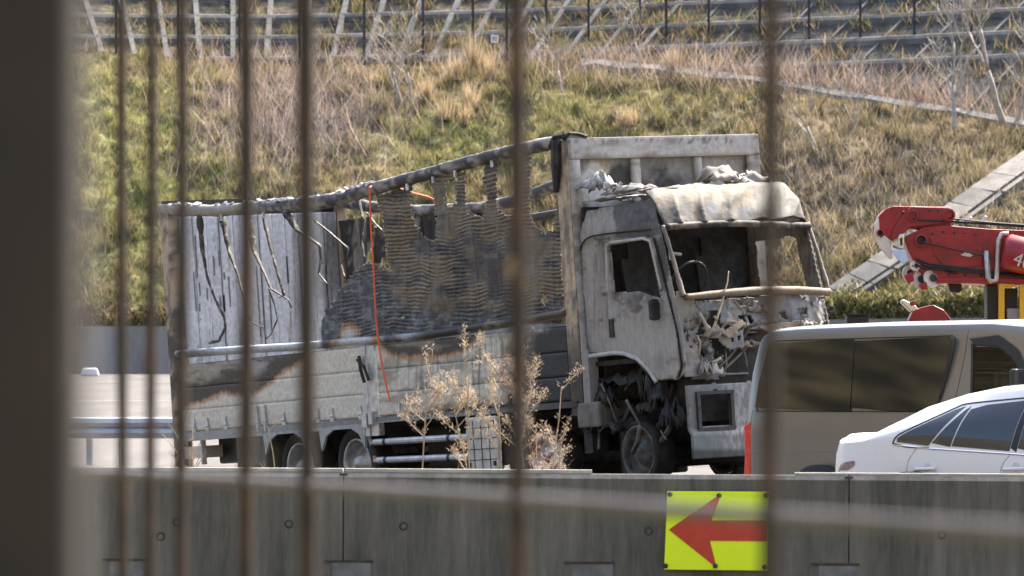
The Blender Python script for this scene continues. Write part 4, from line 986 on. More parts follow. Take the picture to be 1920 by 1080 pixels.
tb(MB().bbox((1.2, Y0 + .15, -.3), (1.6, 1.65, .55)), 'radiator', M_soot); tb(MB().bbox((.2, .6, -.5), (1.2, 1.7, .35)), 'engine', M_soot, bevel=.08)
# bumper: grey steel frame with an empty lamp opening
def bcol(px, py, V): return ash_col(px, py, px, py, 505, base=(.30, .32, .31), rust=.1, dark=.3)
def bump_place(U, V): return st(1.80 - sweep(U) * .8 + .02 * (fbm(U * 4, V * 4, 511) - .5) + .05 * sstep(-.36, -.45, V), U, V)
def b_col(px, py, u, v):
    c = ash_col(px, py, u, v, 512, base=(.16, .172, .168), rust=.08, dark=.5); n = fbm(px / 5, py / 14, 513)
    c = mixc(c, np.array([.34, .34, .335]), .7 * sstep(1345, 1370, px) * sstep(.42, .6, n)); return mixc(c, np.array([.04, .042, .042]), .8 * sstep(838, 848, py))
def b_mask(px, py, u, v):
    m = np.ones(len(u), bool)
    for a_, b_ in ((.16, .58), (1.45, 1.85)): m &= ~((u > a_ + .03 * np.sin(v * 20)) & (u < b_) & (v > -.36) & (v < -.03))
    m &= ~((u > .92) & (u < 1.02) & (v < -.16) & (v > -.30))
    return m & (fbm(u * 5, v * 5, 515) < .80) & (v < .06 + .03 * fbm(u * 8, v * 0, 516))
sheet('bumper', 0, Y0 - .02, Y1 - .1, -.68, .10, .014, b_mask, bump_place, b_col, M_char, solid=.03)
for (y0_, y1_, z0_, z1_) in ((.13, .17, -.38, -.01), (.56, .60, -.38, -.01), (.13, .60, -.03, .005), (.13, .60, -.40, -.365)):
    x = 1.83 - float(sweep((y0_ + y1_) / 2)) * .8; tb(MB().bbox((x - .04, y0_, z0_), (x + .02, y1_, z1_)), 'lamp_bezel', M_darksteel)
# wheel house clutter
for k, (c_, s_) in enumerate((((.15, .12, -.12), (.22, .10, .18)), ((.25, .2, -.35), (.3, .2, .12)), ((1.2, .15, -.1), (.2, .2, .25)), ((1.45, .12, -.35), (.16, .14, .2)), ((.6, .3, .12), (.5, .2, .12)), ((1.0, .25, -.2), (.2, .15, .18)))):
    crumple('burnt_lump', c_, s_, 530 + k, (.05, .046, .042), n=18, amp=.9, mat=M_soot)
for k in range(10):
    x = rd.uniform(-.05, 1.6); z = rd.uniform(-.45, .35); d = Vector((rd.uniform(-.2, .2), rd.uniform(-.05, .05), rd.uniform(-.25, .25))); mid = Vector((x, rd.uniform(.05, .2), z))
    col_tube('hanging_pipe', [tuple(mid - d), tuple(mid + Vector((.03, 0, -.03))), tuple(mid + d)], rd.uniform(.01, .03), pcol(560 + k, (.07, .065, .06), .5), M_char, 5)
a = spx(1083, 756, .0); b = spx(1128, 800, .0); tb(MB().bbox((a[0], -.02, b[2]), (b[0], .35, a[2])), 'step_box', m_mud, bevel=.02)
for (a_, b_) in ((-8.3, -6.7), (-4.2, -2.6), (-2.5, -1.5), (-.4, .2), (1.2, 1.6)): tb(MB().bbox((a_, 2.2, -.82), (b_, 2.35, -.10)), 'far_side_box', M_soot, bevel=.03)
tb(MB().bbox((-7.2, .9, -.86), (-6.9, 1.7, -.3)), 'spare_carrier', M_soot); tb(MB().bbox((.2, .75, -.75), (1.55, 1.75, -.3)), 'oil_pan', M_soot, bevel=.08)
tb(MB().bbox((-.12, Y0, -.55), (.03, .25, .45)), 'cab_mount', M_soot)
def sp_col(V):
    px, py = TK.pix(V - ZO); return ash_col(px, py, px, py, 590, base=(.26, .26, .27), dark=.5)
tower('air_duct', (.02, .0, -.15), (.12, .12, .5), sp_col, M_char, 3)
# burnt debris on the road under the cab
for k in range(12):
    x = rd.uniform(-.6, 2.4); y = rd.uniform(-.3, 2.2)
    crumple('floor_debris', (x, y, -.925), (rd.uniform(.06, .2), rd.uniform(.06, .2), rd.uniform(.02, .07)), 600 + k, rd.choice(((.5, .48, .45), (.1, .1, .1), (.25, .22, .2))), n=9)
# strap thrown over the body
rp = empty('orange_strap', tuple(TK.world(np.array([-4.1, -.08, -GH])))); tag(rp, 'orange strap hanging over the sagging roof rail of the burnt truck', 'strap')
ro = np.array(rp.location)
wp = [np.array(TK.world(spx(a, b, -.06))) for a, b in ((693, 352), (695, 420), (700, 500), (705, 600), (712, 660), (722, 715), (734, 762))]
MB().tube([tuple(p - ro) for p in densify(wp, .15)], .012, 6, .6).build('hanging_strap', M_orange, rp)
wp = [np.array(TK.world(spx(693, 352, -.06)))] + [np.array(TK.world(spx(a, b, y))) for a, b, y in ((705, 342, .1), (745, 352, .8), (775, 362, 1.5), (800, 368, 2.0), (826, 380, 2.5))]
MB().tube([tuple(p - ro) for p in densify(wp, .15)], .016, 6, .6).build('top_strap', M_orange, rp)
wp = [np.array(TK.world(spx(a, b, W_BOX + .02))) for a, b in ((868, 400), (900, 400), (940, 404), (962, 408))]
MB().tube([tuple(p - ro) for p in densify(wp, .15)], .03, 6, .6).build('far_strap', M_orange, rp)
# ------------------------------------------------------------------ concrete barrier in front of the vehicles
def streak_mat(name, c1, c2):
    m, t, b = _base(name, .9, 0)
    f1 = _noise(t, _coords(t, (7, 7, .45)), 8, .65); f2 = _noise(t, _coords(t, (.9, .9, .9)), 5, .6); f3 = _noise(t, _coords(t, (40, 40, 6)), 4, .6)
    ad = t.nodes.new('ShaderNodeMath'); ad.operation = 'MULTIPLY_ADD'; ad.inputs[1].default_value = .55; t.links.new(f1, ad.inputs[0])
    a2 = t.nodes.new('ShaderNodeMath'); a2.operation = 'MULTIPLY'; a2.inputs[1].default_value = .35; t.links.new(f2, a2.inputs[0]); t.links.new(a2.outputs[0], ad.inputs[2])
    a3 = t.nodes.new('ShaderNodeMath'); a3.operation = 'MULTIPLY_ADD'; a3.inputs[1].default_value = .2; t.links.new(f3, a3.inputs[0]); t.links.new(ad.outputs[0], a3.inputs[2])
    r = t.nodes.new('ShaderNodeValToRGB'); r.color_ramp.elements[0].position = .43; r.color_ramp.elements[1].position = .68
    r.color_ramp.elements[0].color = (*c1, 1); r.color_ramp.elements[1].color = (*c2, 1)
    t.links.new(a3.outputs[0], r.inputs[0]); t.links.new(r.outputs[0], b.inputs['Base Color']); _bump(t, b, f3, .25, .01)
    return m
m_bar = streak_mat('streaked_concrete', (.062, .062, .058), (.165, .16, .15))
m_cop = pm('coping_concrete', (.32, .31, .28), (.5, .48, .43), 6, .85)
DB = 39.5
ba = empty('concrete_barrier', (0, DB, CZ - .463 - 1.49)); ba.rotation_euler = (0, .0063, 0)
tag(ba, 'dark streaked concrete barrier wall in front of the parked vehicles', 'barrier')
def bx_(px): return (px - CX) / F * DB
edges = [bx_(642) + 3.852 * k for k in range(-5, 7)]
for a, b in zip(edges[:-1], edges[1:]):
    a += .006; b -= .006; sec = [(0, -.2), (0, 1.455), (.03, 1.49), (.25, 1.49), (.25, -.2)]; n = 5
    V = [(a, y, z) for y, z in sec] + [(b, y, z) for y, z in sec]
    mesh_obj('wall_panel', V, [(i, (i + 1) % n, n + (i + 1) % n, n + i) for i in range(n)] + [(4, 3, 2, 1, 0), (5, 6, 7, 8, 9)], m_bar, ba)
for a, b, h in ((bx_(-900), bx_(640), .028), (bx_(644), bx_(1108), .028), (bx_(1490), bx_(2900), .018)):
    MB().bbox((a, .05, 1.492), (b, .24, 1.492 + h)).build('coping_strip', m_cop, ba)
for e_ in edges[1:-1]: MB().bbox((e_ - .03, .012, -.2), (e_ + .03, .23, 1.484)).build('joint_filler', M_darksteel, ba)
for (x, y) in ((540, 985), (755, 988), (1215, 994), (330, 983), (1765, 998), (300, 1010)):
    z = 1.49 + (888 - y) / F * DB; Ml = Matrix.Translation((bx_(x), 0, z)) @ Matrix.Rotation(math.radians(90), 4, 'X')
    MB().lathe([(.036, -.002), (.034, .004), (.022, .003), (.016, -.0015), (.0, -.0015)], 16, Ml).build('tie_hole', M_darksteel, ba, smooth=True)
for x0, x1 in ((190, 272), (608, 698), (1058, 1152), (1520, 1610)):
    z = 1.49 + (888 - 1056) / F * DB
    MB().bbox((bx_(x0), -.012, z), (bx_(x1), .05, z + .015)).build('drain_lintel', M_darksteel, ba)
    MB().bbox((bx_(x0 + 14), -.006, z - .32), (bx_(x1 - 4), .05, z - .003)).build('drain_plate', pm('drain_plate', (.11, .118, .13), (.2, .21, .225), 6, .8), ba)

# arrow board on the barrier
sg = empty('arrow_sign', tuple(at(1342, 1070, DB - .03))); tag(sg, 'lime yellow board with a red arrow pointing left bolted to the barrier', 'sign')
so = np.array(sg.location)
def s2(px, py, d=DB - .03): p = np.array(at(px, py, d)) - so; return (p[0], p[2])
Mf = Matrix(((1, 0, 0, 0), (0, 0, -1, 0), (0, 1, 0, 0), (0, 0, 0, 1)))
m_lime = pm('lime_reflective', (.72, .95, .015), (.76, .97, .02), 30, .35); m_red = pm('faded_red', (.42, .035, .022), (.5, .05, .03), 12, .45)
MB().prism([s2(*q) for q in ((1251, 921), (1441, 922), (1438, 1070), (1245, 1068))], Mf, .012).build('board', m_lime, sg, bevel=.004)
MB().prism([s2(*q) for q in ((1253.8, 993), (1348, 928), (1350, 932), (1334, 976), (1439, 976), (1438, 1015), (1331, 1014), (1342, 1058), (1339, 1061))], Matrix.Translation((0, -.0125, 0)) @ Mf, .003).build('arrow', m_red, sg)
for q in ((1256, 927), (1348, 929), (1436, 929), (1248, 1061), (1341, 1061), (1433, 1063)):
    x, z = s2(*q); MB().lathe([(.0, .03), (.012, .028), (.018, .018), (.02, .0)], 12, Matrix.Translation((x, -.008, z)) @ Matrix.Rotation(math.radians(90), 4, 'X')).build('bolt', M_darksteel, sg, smooth=True)

# ------------------------------------------------------------------ rusty fence the picture was taken through
m_rust = pm('rusty_bar', (.034, .027, .023), (.10, .056, .033), 9, .85, lo=.45, hi=.75, bump=.3)
m_bpost = pm('old_steel_post', (.018, .016, .017), (.05, .036, .03), 5, .7, lo=.45, hi=.75, bump=.2)
def fz(px): return 1035.0 / (100 + .0657 * px)
GZ = .05
fn = empty('bar_fence', (0, 6, GZ)); tag(fn, 'rusty bar fence with thin upright bars and one rail, out of focus', 'fence')
def fpt(px): d = fz(px); return np.array([(px - CX) / F * d, d - 6, 0])
rd = random.Random(5)
for px_, r in ((230, .010), (283, .0095), (340, .0105), (460, .0122), (575, .0135), (970, .0120), (1445, .0102)):
    b = fpt(px_); zz = np.linspace(0, 3.2, 90); pts = [(b[0] + .002 * math.sin(z * 3 + px_), b[1], z) for z in zz]
    MB().tube(pts, [r * (1 + .16 * (rd.random() - .5)) for _ in zz], 8).build('bar', m_rust, fn, smooth=True)
a, b = fpt(-700), fpt(2500); zr = CZ - .1065 - GZ
MB().tube([(a[0], a[1] + .015, zr), (b[0], b[1] + .015, zr)], .0085, 8).build('rail', pm('grey_rail', (.12, .113, .117), (.18, .168, .172), 8, .7), fn, smooth=True)
MB().tube([(a[0], a[1] + .015, zr + 1.1), (b[0], b[1] + .015, zr + 1.1)], .0085, 8).build('rail', m_rust, fn, smooth=True)
MB().tube([(a[0], a[1] + .015, .12), (b[0], b[1] + .015, .12)], .0085, 8).build('rail', m_rust, fn, smooth=True)
for e in (a, b): MB().tube([(e[0], e[1], 0), (e[0], e[1], 3.2)], .03, 10).build('end_post', m_rust, fn)
# dried leaves caught on a bar
m_leaf = pm('dry_leaf', (.42, .30, .18), (.6, .46, .3), 30, .8)
b = fpt(968)
for k, (dx, dz) in enumerate(((0, .168), (.004, .155), (-.004, .178))):
    lf = MB(); c0 = Vector((b[0] + dx, b[1] - .012, CZ - GZ + dz)); lf.add([c0 + Vector(q) * .8 for q in ((-.012, 0, 0), (0, -.006, .014), (.013, .0, .004), (.004, .005, -.016))], [(0, 1, 2), (0, 2, 3)])
    lf.build('caught_leaf', m_leaf, fn)
po = empty('steel_post', (-.2735, 2.62, GZ)); tag(po, 'thick dark steel post standing close beside the bar fence', 'post')
MB().bbox((-.055, 0, -.05), (.055, .07, 3.0)).build('tube', m_bpost, po, bevel=.012); MB().lathe([(.075, 3.0), (.075, 3.03), (.03, 3.06), (0, 3.065)], 24).build('cap', m_bpost, po)
MB().box((0, 0, .01), (.22, .22, .02)).build('base_plate', m_bpost, po)

# ------------------------------------------------------------------ cars
def catmull(P, k):
    P = np.array(P, float); out = []
    Q = np.vstack([2 * P[0] - P[1], P, 2 * P[-1] - P[-2]])
    for i in range(1, len(Q) - 2):
        for t in np.linspace(0, 1, k, endpoint=False):
            out.append(.5 * ((2 * Q[i]) + (-Q[i - 1] + Q[i + 1]) * t + (2 * Q[i - 1] - 5 * Q[i] + 4 * Q[i + 1] - Q[i + 2]) * t * t + (-Q[i - 1] + 3 * Q[i] - 3 * Q[i + 1] + Q[i + 2]) * t ** 3))
    out.append(P[-1]); return np.array(out)
class Car:
    def __init__(self, name, label, cat, fr, sec, x0, x1, nx, paint, cut=()):
        self.fr = fr; self.sec = sec
        self.o = empty(name); self.o.matrix_world = fr.matrix(); tag(self.o, label, cat)
        xs = np.linspace(x0, x1, nx); rows = []
        for x in xs:
            h = catmull(sec(x), 7); full = np.vstack([h * [-1, 1], (h * [1, 1])[::-1][1:]]); rows.append(np.column_stack([np.full(len(full), x), full]))
        P = np.array(rows); n, m = P.shape[:2]; i = np.arange(n * m).reshape(n, m)
        q = np.stack([i[:-1, :-1], i[1:, :-1], i[1:, 1:], i[:-1, 1:]], -1).reshape(-1, 4)
        C = P.reshape(-1, 3)[q].mean(1)
        for poly in cut:
            q = q[~(inpoly(C[:, 0], C[:, 2], poly) & (np.abs(C[:, 1]) > .4))]; C = P.reshape(-1, 3)[q].mean(1)
        body = mesh_obj('body', P.reshape(-1, 3), q, paint, self.o, smooth=True)
        for r in (0, n - 1): mesh_obj('end_panel', P[r], [tuple(range(m))], paint, self.o)
        self.xs = xs
    def ys(self, x, z):
        h = catmull(self.sec(x), 9); k = np.argmax(h[:, 0] * (np.arange(len(h)) < len(h) * .7)); 
        hh = h[12:]; o = np.argsort(hh[:, 1]); return float(np.interp(z, hh[o, 1], hh[o, 0]))
    def panel(self, name, poly, mat, off=.004, side=-1, parent=None, rows=14, cols=10, flat=None):
        """ruled panel following the body between the polygon's edges"""
        poly = np.array(poly, float); z0, z1 = poly[:, 1].min(), poly[:, 1].max(); V = []
        for z in np.linspace(z0 + 1e-4, z1 - 1e-4, rows):
            xi = []
            for i in range(len(poly)):
                (xa, za), (xb, zb) = poly[i], poly[(i + 1) % len(poly)]
                if (za > z) != (zb > z): xi.append(xa + (z - za) / (zb - za) * (xb - xa))
            for x in np.linspace(min(xi), max(xi), cols): V.append((x, side * ((self.ys(x, z) if flat is None else flat - .11 * (z - z0)) + off), z))
        i = np.arange(rows * cols).reshape(rows, cols); q = np.stack([i[:-1, :-1], i[:-1, 1:], i[1:, 1:], i[1:, :-1]], -1).reshape(-1, 4)
        return mesh_obj(name, V, q, mat, parent or self.o, smooth=True)
    def line(self, name, pts, r, mat, side=-1, close=False, off=.002, parent=None, step=.05):
        pts = [tuple(p) for p in pts] + ([tuple(pts[0])] if close else [])
        P = densify([(x, 0, z) for x, z in pts] , step); P = np.vstack([P, (pts[-1][0], 0, pts[-1][1])])
        return MB().tube([(x, side * (self.ys(x, z) + off), z) for x, _, z in P], r, 5).build(name, mat, parent or self.o)
    def px(self, px, py, w): p = self.fr.hit(px, py, 1, -w); return (p[0], p[2])
    def wheels(self, xs, y, r):
        for x in xs:
            for s in (-1, 1):
                Ml = Matrix.Translation((x, s * y, r)) @ Matrix.Rotation(math.radians(90) * -s * -1, 4, 'X')
                t = MB().lathe([(r * .62, -.2), (r * .95, -.2), (r, -.17), (r, -.03), (r * .95, 0), (r * .64, 0), (r * .62, -.2)], 32, Ml).build('wheel', M_rubber, self.o, smooth=True)
                MB().lathe([(r * .64, -.004), (r * .58, -.03), (r * .2, -.05), (r * .15, -.02), (0, -.015)], 32, Ml).build('rim', M_rim, t, smooth=True)

def glass(name, col, rough=.03):
    m, t, b = _base(name, rough, 0, .8); b.inputs['Base Color'].default_value = (*col, 1); b.inputs['Specular IOR Level'].default_value = .75; return m
m_vg = glass('van_tinted_glass', (.012, .012, .010)); m_sg = glass('sedan_tinted_glass', (.03, .036, .042))
mt = bpy.data.materials.new('clear_tint'); mt.use_nodes = True; t = mt.node_tree; t.nodes.remove(t.nodes['Principled BSDF'])
tb_ = t.nodes.new('ShaderNodeBsdfTransparent'); tb_.inputs[0].default_value = (.55, .58, .58, 1); gl = t.nodes.new('ShaderNodeBsdfGlossy'); gl.inputs['Roughness'].default_value = .02
mx = t.nodes.new('ShaderNodeMixShader'); fr_ = t.nodes.new('ShaderNodeFresnel'); t.links.new(fr_.outputs[0], mx.inputs[0]); t.links.new(tb_.outputs[0], mx.inputs[1]); t.links.new(gl.outputs[0], mx.inputs[2]); t.links.new(mx.outputs[0], t.nodes['Material Output'].inputs[0])

# van
VW = .845
va = -math.radians(42); RV = rotz(va)
v_right_rear = np.array([2.23, 49.5, CZ - 1.10])
VT = v_right_rear + RV @ np.array([0, VW, 0]); VT[2] = float(road_z(VT[0] + 1.5, VT[1] - 1.3))
VF = Frame(RV, VT)
def van_sec(x):
    zt = lin(x, [(-.02, 1.66), (.03, 1.83), (.08, 1.9), (.2, 1.945), (.5, 1.965), (1.5, 1.985), (2.8, 1.99), (3.3, 1.95), (3.6, 1.84), (4.0, 1.48), (4.35, 1.15), (4.62, 1.05), (4.7, .95)])
    zb = .27; belt = min(1.07, zt - .06); w = VW * lin(x, [(-.02, .93), (.06, .975), (.25, 1), (4.0, 1), (4.4, .95), (4.7, .84)])
    wr = w - .13 * (zt - belt) - .02
    rc = min(.1, (zt - belt) * .3)
    return [(0, zb), (w * .92, zb), (w * .985, zb + .12), (w, .7), (w * .995, belt), (wr + .045, (belt + zt) / 2 + .05 * (zt - belt)), (wr, zt - rc), (wr - .06, zt - rc * .28), (wr * .6, zt), (0, zt + .012)]
m_van = pm('grey_beige_metallic', (.19, .182, .17), (.205, .195, .182), 3, .28, .5, coat=.6)
vdum = lambda a, b: (lambda p: (p[0], p[2]))(VF.hit(a, b, 1, -VW + .03))
win_f = [vdum(1812, 645), vdum(1862, 648), vdum(1895, 672), vdum(1925, 728), vdum(1925, 765), vdum(1822, 765)]
cutp = [(x * .96 + .04 * (win_f[0][0] + .4), z) for x, z in win_f]
van = Car('grey_van', 'grey beige van with dark tinted side windows parked behind the white sedan', 'van', VF, van_sec, -.02, 4.7, 170, m_van, cut=[win_f])
side_win = [vdum(1418, 768), vdum(1424, 715), vdum(1436, 650), vdum(1445, 640), vdum(1778, 630), vdum(1782, 640), vdum(1766, 735), vdum(1757, 770), vdum(1420, 772)]
van.panel('side_window', [vdum(1419, 770), vdum(1424, 715), vdum(1437, 646), vdum(1443, 640), vdum(1598, 635), vdum(1598, 771)], m_vg, rows=20, flat=VW + .004)
van.panel('side_window', [vdum(1599.5, 771), vdum(1599.5, 635), vdum(1777, 630), vdum(1781, 638), vdum(1766, 735), vdum(1757, 771)], m_vg, rows=20, flat=VW + .004)
van.line('window_seal', [vdum(1419, 771), vdum(1425, 715), vdum(1437, 646), vdum(1444, 639), vdum(1777, 629), vdum(1782, 638), vdum(1767, 735), vdum(1758, 772)], .006, M_black, close=True, off=.002)
van.panel('front_window', win_f, mt, off=-.004); van.line('window_seal', win_f, .014, M_black, close=True, off=0)
van.panel('rain_visor', [vdum(1808, 641), vdum(1808, 630), vdum(1862, 628), vdum(1900, 655), vdum(1926, 705), vdum(1920, 712), vdum(1890, 668), vdum(1860, 645)], M_black, off=.02)
van.line('door_seam', [vdum(1803, 618), vdum(1800, 660), vdum(1788, 780), vdum(1788, 900)], .004, M_black, off=-.001)
van.line('side_crease', [vdum(1406, 846), vdum(1480, 846), vdum(1540, 846), vdum(1760, 846)], .004, m_van, off=.001)
van.line('gate_seam', [vdum(1410, 770), vdum(1403, 850), vdum(1401, 930)], .004, M_black, off=-.002)
m_lens = pm('red_lens', (.62, .02, .015), (.75, .05, .03), 20, .2, coat=1.0)
tl = MB(); zt_ = vdum(1396, 792)[1]; zl_ = vdum(1392, 890)[1]
tl.prism([(-.055, zl_ - .18), (.05, zl_ - .18), (.035, zl_ + .1), (.06, zt_ - .12), (.03, zt_ + .01), (-.05, zt_ - .03), (-.035, zl_ + .2)], Matrix.Translation((0, -VW + .16, 0)) @ Mf, .135).build('tail_light', m_lens, van.o, bevel=.015)
MB().prism([(-.055, zl_ - .18), (.05, zl_ - .18), (.06, zt_ - .12), (.03, zt_ + .01), (-.05, zt_ - .03)], Matrix.Translation((0, VW - .02, 0)) @ Mf, .135).build('tail_light', m_lens, van.o, bevel=.015)
MB().box((-.03, 0, .42), (.14, 1.6, .22)).build('rear_bumper', m_van, van.o, bevel=.05)
van.wheels((.95, 3.5), VW - .05, .32)
sx = vdum(1868, 720)[0]
for yy in (-.42, .42):
    s = MB().box((sx - .12, yy, .85), (.16, .5, .8), Matrix.Rotation(-.18, 3, 'Y')).box((sx + .15, yy, .5), (.5, .5, .18)).build('front_seat', M_black, van.o, bevel=.05)
    MB().box((sx - .22, yy, 1.42), (.1, .27, .26)).build('headrest', M_black, s, bevel=.05)
p = vdum(1917, 712); MB().box((p[0] + .05, -VW - .10, p[1]), (.1, .18, .2)).build('wing_mirror', M_black, van.o, bevel=.03)
van.panel('sliding_handle', [vdum(1796, 800), vdum(1796, 812), vdum(1812, 812), vdum(1812, 800)], M_black, off=.02)

# sedan
SW = .85
sa = -math.radians(39); RS = rotz(sa)
s_rear = np.array([2.76, 45.6, 0]); ST = s_rear + RS @ np.array([0, SW, 0]); ST[2] = float(road_z(ST[0] + 1, ST[1] - 1)); SF = Frame(RS, ST)
sdum = lambda a, b: (lambda p: (p[0], p[2]))(SF.hit(a, b, 1, -SW + .02))
def z_of(a, b, dy=.30): p = SF.hit(a, b, 1, -SW + dy); return (p[0], p[2])
# roof outline traced on a plane inside the near flank
top = [z_of(*q) for q in ((1600, 829), (1616, 822), (1645, 812), (1690, 784), (1738, 757), (1801, 735), (1864, 722), (1920, 717))]
OFFX = 0.0
roof = [(-.02, .80), (.05, .96), (top[0][0] - .06, top[0][1] - .02)] + [(x, z) for x, z in top] + [(top[-1][0] + .45, top[-1][1] - .0), (top[-1][0] + .95, top[-1][1] - .12), (top[-1][0] + 1.6, .98), (top[-1][0] + 2.2, .88), (4.55, .62)]
L_S = max(4.5, top[-1][0] + 2.4); roof[-1] = (L_S, .58)
roof = sorted(roof)
bl = [(-.1, sdum(1675, 838)[1] - .0), (sdum(1675, 838)[0], sdum(1675, 836)[1]), (sdum(1900, 852)[0], sdum(1900, 852)[1]), (L_S - 1.2, .82), (L_S, .55)]
def sed_sec(x):
    zt = lin(x, roof); zb = .2; belt = min(lin(x, bl), zt - .05)
    w = SW * lin(x, [(-.02, .80), (.1, .9), (.5, .98), (1.2, 1), (3.4, 1), (L_S - .4, .93), (L_S, .72)])
    h = max(zt - belt, .04); wr = w - .40 * min(h, .5) - .10 * min(1, h / .12) ; rc = min(.09, h * .35)
    return [(0, zb), (w * .9, zb), (w * .98, zb + .12), (w, .55), (w * .975, belt), (w * .975 - .30 * (h * .45), belt + h * .45), (wr + .035, zt - rc), (wr - .05, zt - rc * .35), (wr * .55, zt - .004), (0, zt)]
m_sed = pm('white_paint', (.76, .78, .80), (.8, .81, .83), 2, .25, coat=.8)
sed = Car('white_sedan', 'white sedan with dark windows, its tail lamp just above the barrier', 'sedan', SF, sed_sec, -.02, L_S, 190, m_sed)
q1 = [sdum(1675, 828), sdum(1683, 818), sdum(1780, 763), sdum(1789, 761), sdum(1740, 836), sdum(1700, 833)]
q2 = [sdum(1742, 836), sdum(1796, 762), sdum(1800, 761), sdum(1781, 838)]
q3 = [sdum(1783, 838), sdum(1803, 762), sdum(1905, 750), sdum(1892, 846)]
q4 = [sdum(1906, 848), sdum(1918, 751), sdum(2020, 752), sdum(2080, 800), sdum(2110, 862)]
for nm, q in (('quarter_window', q1), ('door_window', q2), ('door_window', q3), ('door_window', q4)): sed.panel(nm, q, m_sg, off=.004, rows=12)
m_chr = pm('chrome', (.7, .72, .75), None, rough=.15, metal=1)
sed.line('window_trim', [sdum(1742, 840), sdum(1700, 838), sdum(1672, 832), sdum(1672, 826), sdum(1681, 815), sdum(1779, 759), sdum(1793, 756), sdum(1905, 745), sdum(1990, 744)], .008, M_black, off=.002)
sed.line('belt_trim', [sdum(1672, 834), sdum(1742, 841), sdum(1893, 851), sdum(2100, 868)], .008, m_chr, off=.002)
sed.line('door_seam', [sdum(1720, 838), sdum(1704, 862), sdum(1697, 900)], .003, M_black, off=-.001)
sed.line('door_seam', [sdum(1896, 850), sdum(1880, 872), sdum(1874, 905)], .003, M_black, off=-.001)
sed.panel('side_pillar', [sdum(1893, 846), sdum(1906, 750), sdum(1917, 751), sdum(1905, 848)], M_black, off=.003)
for a in (1737, 1903):
    h = MB(); p = sdum(a, 880); yv = -(sed.ys(p[0], p[1])); h.tube([(p[0] - .11, yv - .004, p[1] - .004), (p[0] - .08, yv - .03, p[1]), (p[0] + .08, yv - .03, p[1] + .006), (p[0] + .11, yv - .004, p[1] + .004)], .016, 8).build('door_handle', m_sed, sed.o, smooth=True)
    h2 = MB(); h2.lathe([(0, .0015), (.04, .0015), (.042, -.003)], 16, Matrix.Translation((p[0] + .02, yv - .001, p[1] + .018)) @ Matrix.Rotation(math.radians(90), 4, 'X')).build('handle_cup', pm('handle_shadow', (.6, .62, .65), None, rough=.3), sed.o)
m_tail = pm('dim_tail_lens', (.20, .10, .11), (.34, .24, .25), 14, .15, coat=1.0)
sed.panel('tail_lamp', [sdum(1560, 884), sdum(1566, 872), sdum(1580, 865), sdum(1597, 864), sdum(1598, 872), sdum(1580, 884)], m_tail, off=.006, rows=8)
sed.panel('tail_lamp', [sdum(1560, 884), sdum(1566, 872), sdum(1580, 865), sdum(1597, 864), sdum(1598, 872), sdum(1580, 884)], m_tail, off=.006, rows=8, side=1)
sed.wheels((.95, 3.55), SW - .02, .31)
p0 = top[0]; p1 = top[-2]
V = []
for x in np.linspace(p0[0] + .12, p1[0] - .12, 8):
    for yy in np.linspace(-.34, .34, 8): V.append((x, yy, lin(x, roof) + .004 - .0 * yy))
i = np.arange(64).reshape(8, 8); mesh_obj('rear_window', V, np.stack([i[:-1, :-1], i[:-1, 1:], i[1:, 1:], i[1:, :-1]], -1).reshape(-1, 4), m_sg, sed.o, smooth=True)

# ------------------------------------------------------------------ red crane
DC = 60.0; cg = float(road_z(8.0, DC))
cr = empty('red_crane', (6.0, DC, cg)); tag(cr, 'red crane with its boom lowered to the left behind the van', 'crane'); co = np.array(cr.location)
def c2(px, py): p = np.array(at(px, py, DC)) - co; return (p[0], p[2])
m_cr = pm('crane_red', (.17, .008, .012), (.32, .010, .019), 5, .42, coat=.15, lo=.3, hi=.6); m_cream = pm('cream_sheave', (.62, .58, .48), (.72, .68, .6), 8, .5); m_yel = pm('machine_yellow', (.75, .42, .02), (.82, .48, .03), 8, .45); m_blue = pm('pale_blue_paint', (.45, .58, .75), (.55, .68, .85), 8, .4)
def cprism(name, pts, y0, t, mat, parent=cr, bevel=.012): return MB().prism([c2(*q) for q in pts], Matrix.Translation((0, y0, 0)) @ Mf, t).build(name, mat, parent, bevel=bevel)
boom = cprism('boom', [(1690, 446), (1726, 429), (1770, 424), (1850, 431), (2500, 455), (2500, 560), (1920, 536), (1740, 531), (1716, 506), (1698, 470)], .3, .6, m_cr)
head = cprism('boom_head', [(1642, 447), (1638, 425), (1646, 405), (1658, 393), (1672, 388), (1776, 389), (1785, 398), (1786, 412), (1780, 424), (1764, 431), (1700, 430), (1680, 446), (1668, 452), (1660, 446), (1650, 450)], .24, .48, m_cr)
cprism('head_cheek', [(1668, 455), (1672, 430), (1686, 410), (1700, 393), (1706, 389), (1776, 391), (1784, 402), (1780, 418), (1740, 424), (1704, 428), (1690, 440)], -.235, .05, m_cr, parent=head)
def ring(px, py, r, y, mat, parent, hole=True):
    x, z = c2(px, py); Ml = Matrix.Translation((x, y, z)) @ Matrix.Rotation(math.radians(90), 4, 'X')
    o = MB().lathe([(r, -.05), (r, .05), (r * .72, .055), (r * .7, .0), (0, .0)], 20, Ml).build('pin_boss', mat, parent, smooth=False)
    MB().lathe([(r * .68, .003), (0, .004)], 20, Ml).build('pin_hole', M_black, o)
ring(1708, 406, .07, -.26, m_cr, head); ring(1775, 405, .075, -.26, m_cr, head); ring(1723, 452, .075, -.31, m_cr, boom); ring(1647, 438, .04, -.26, m_cr, head)
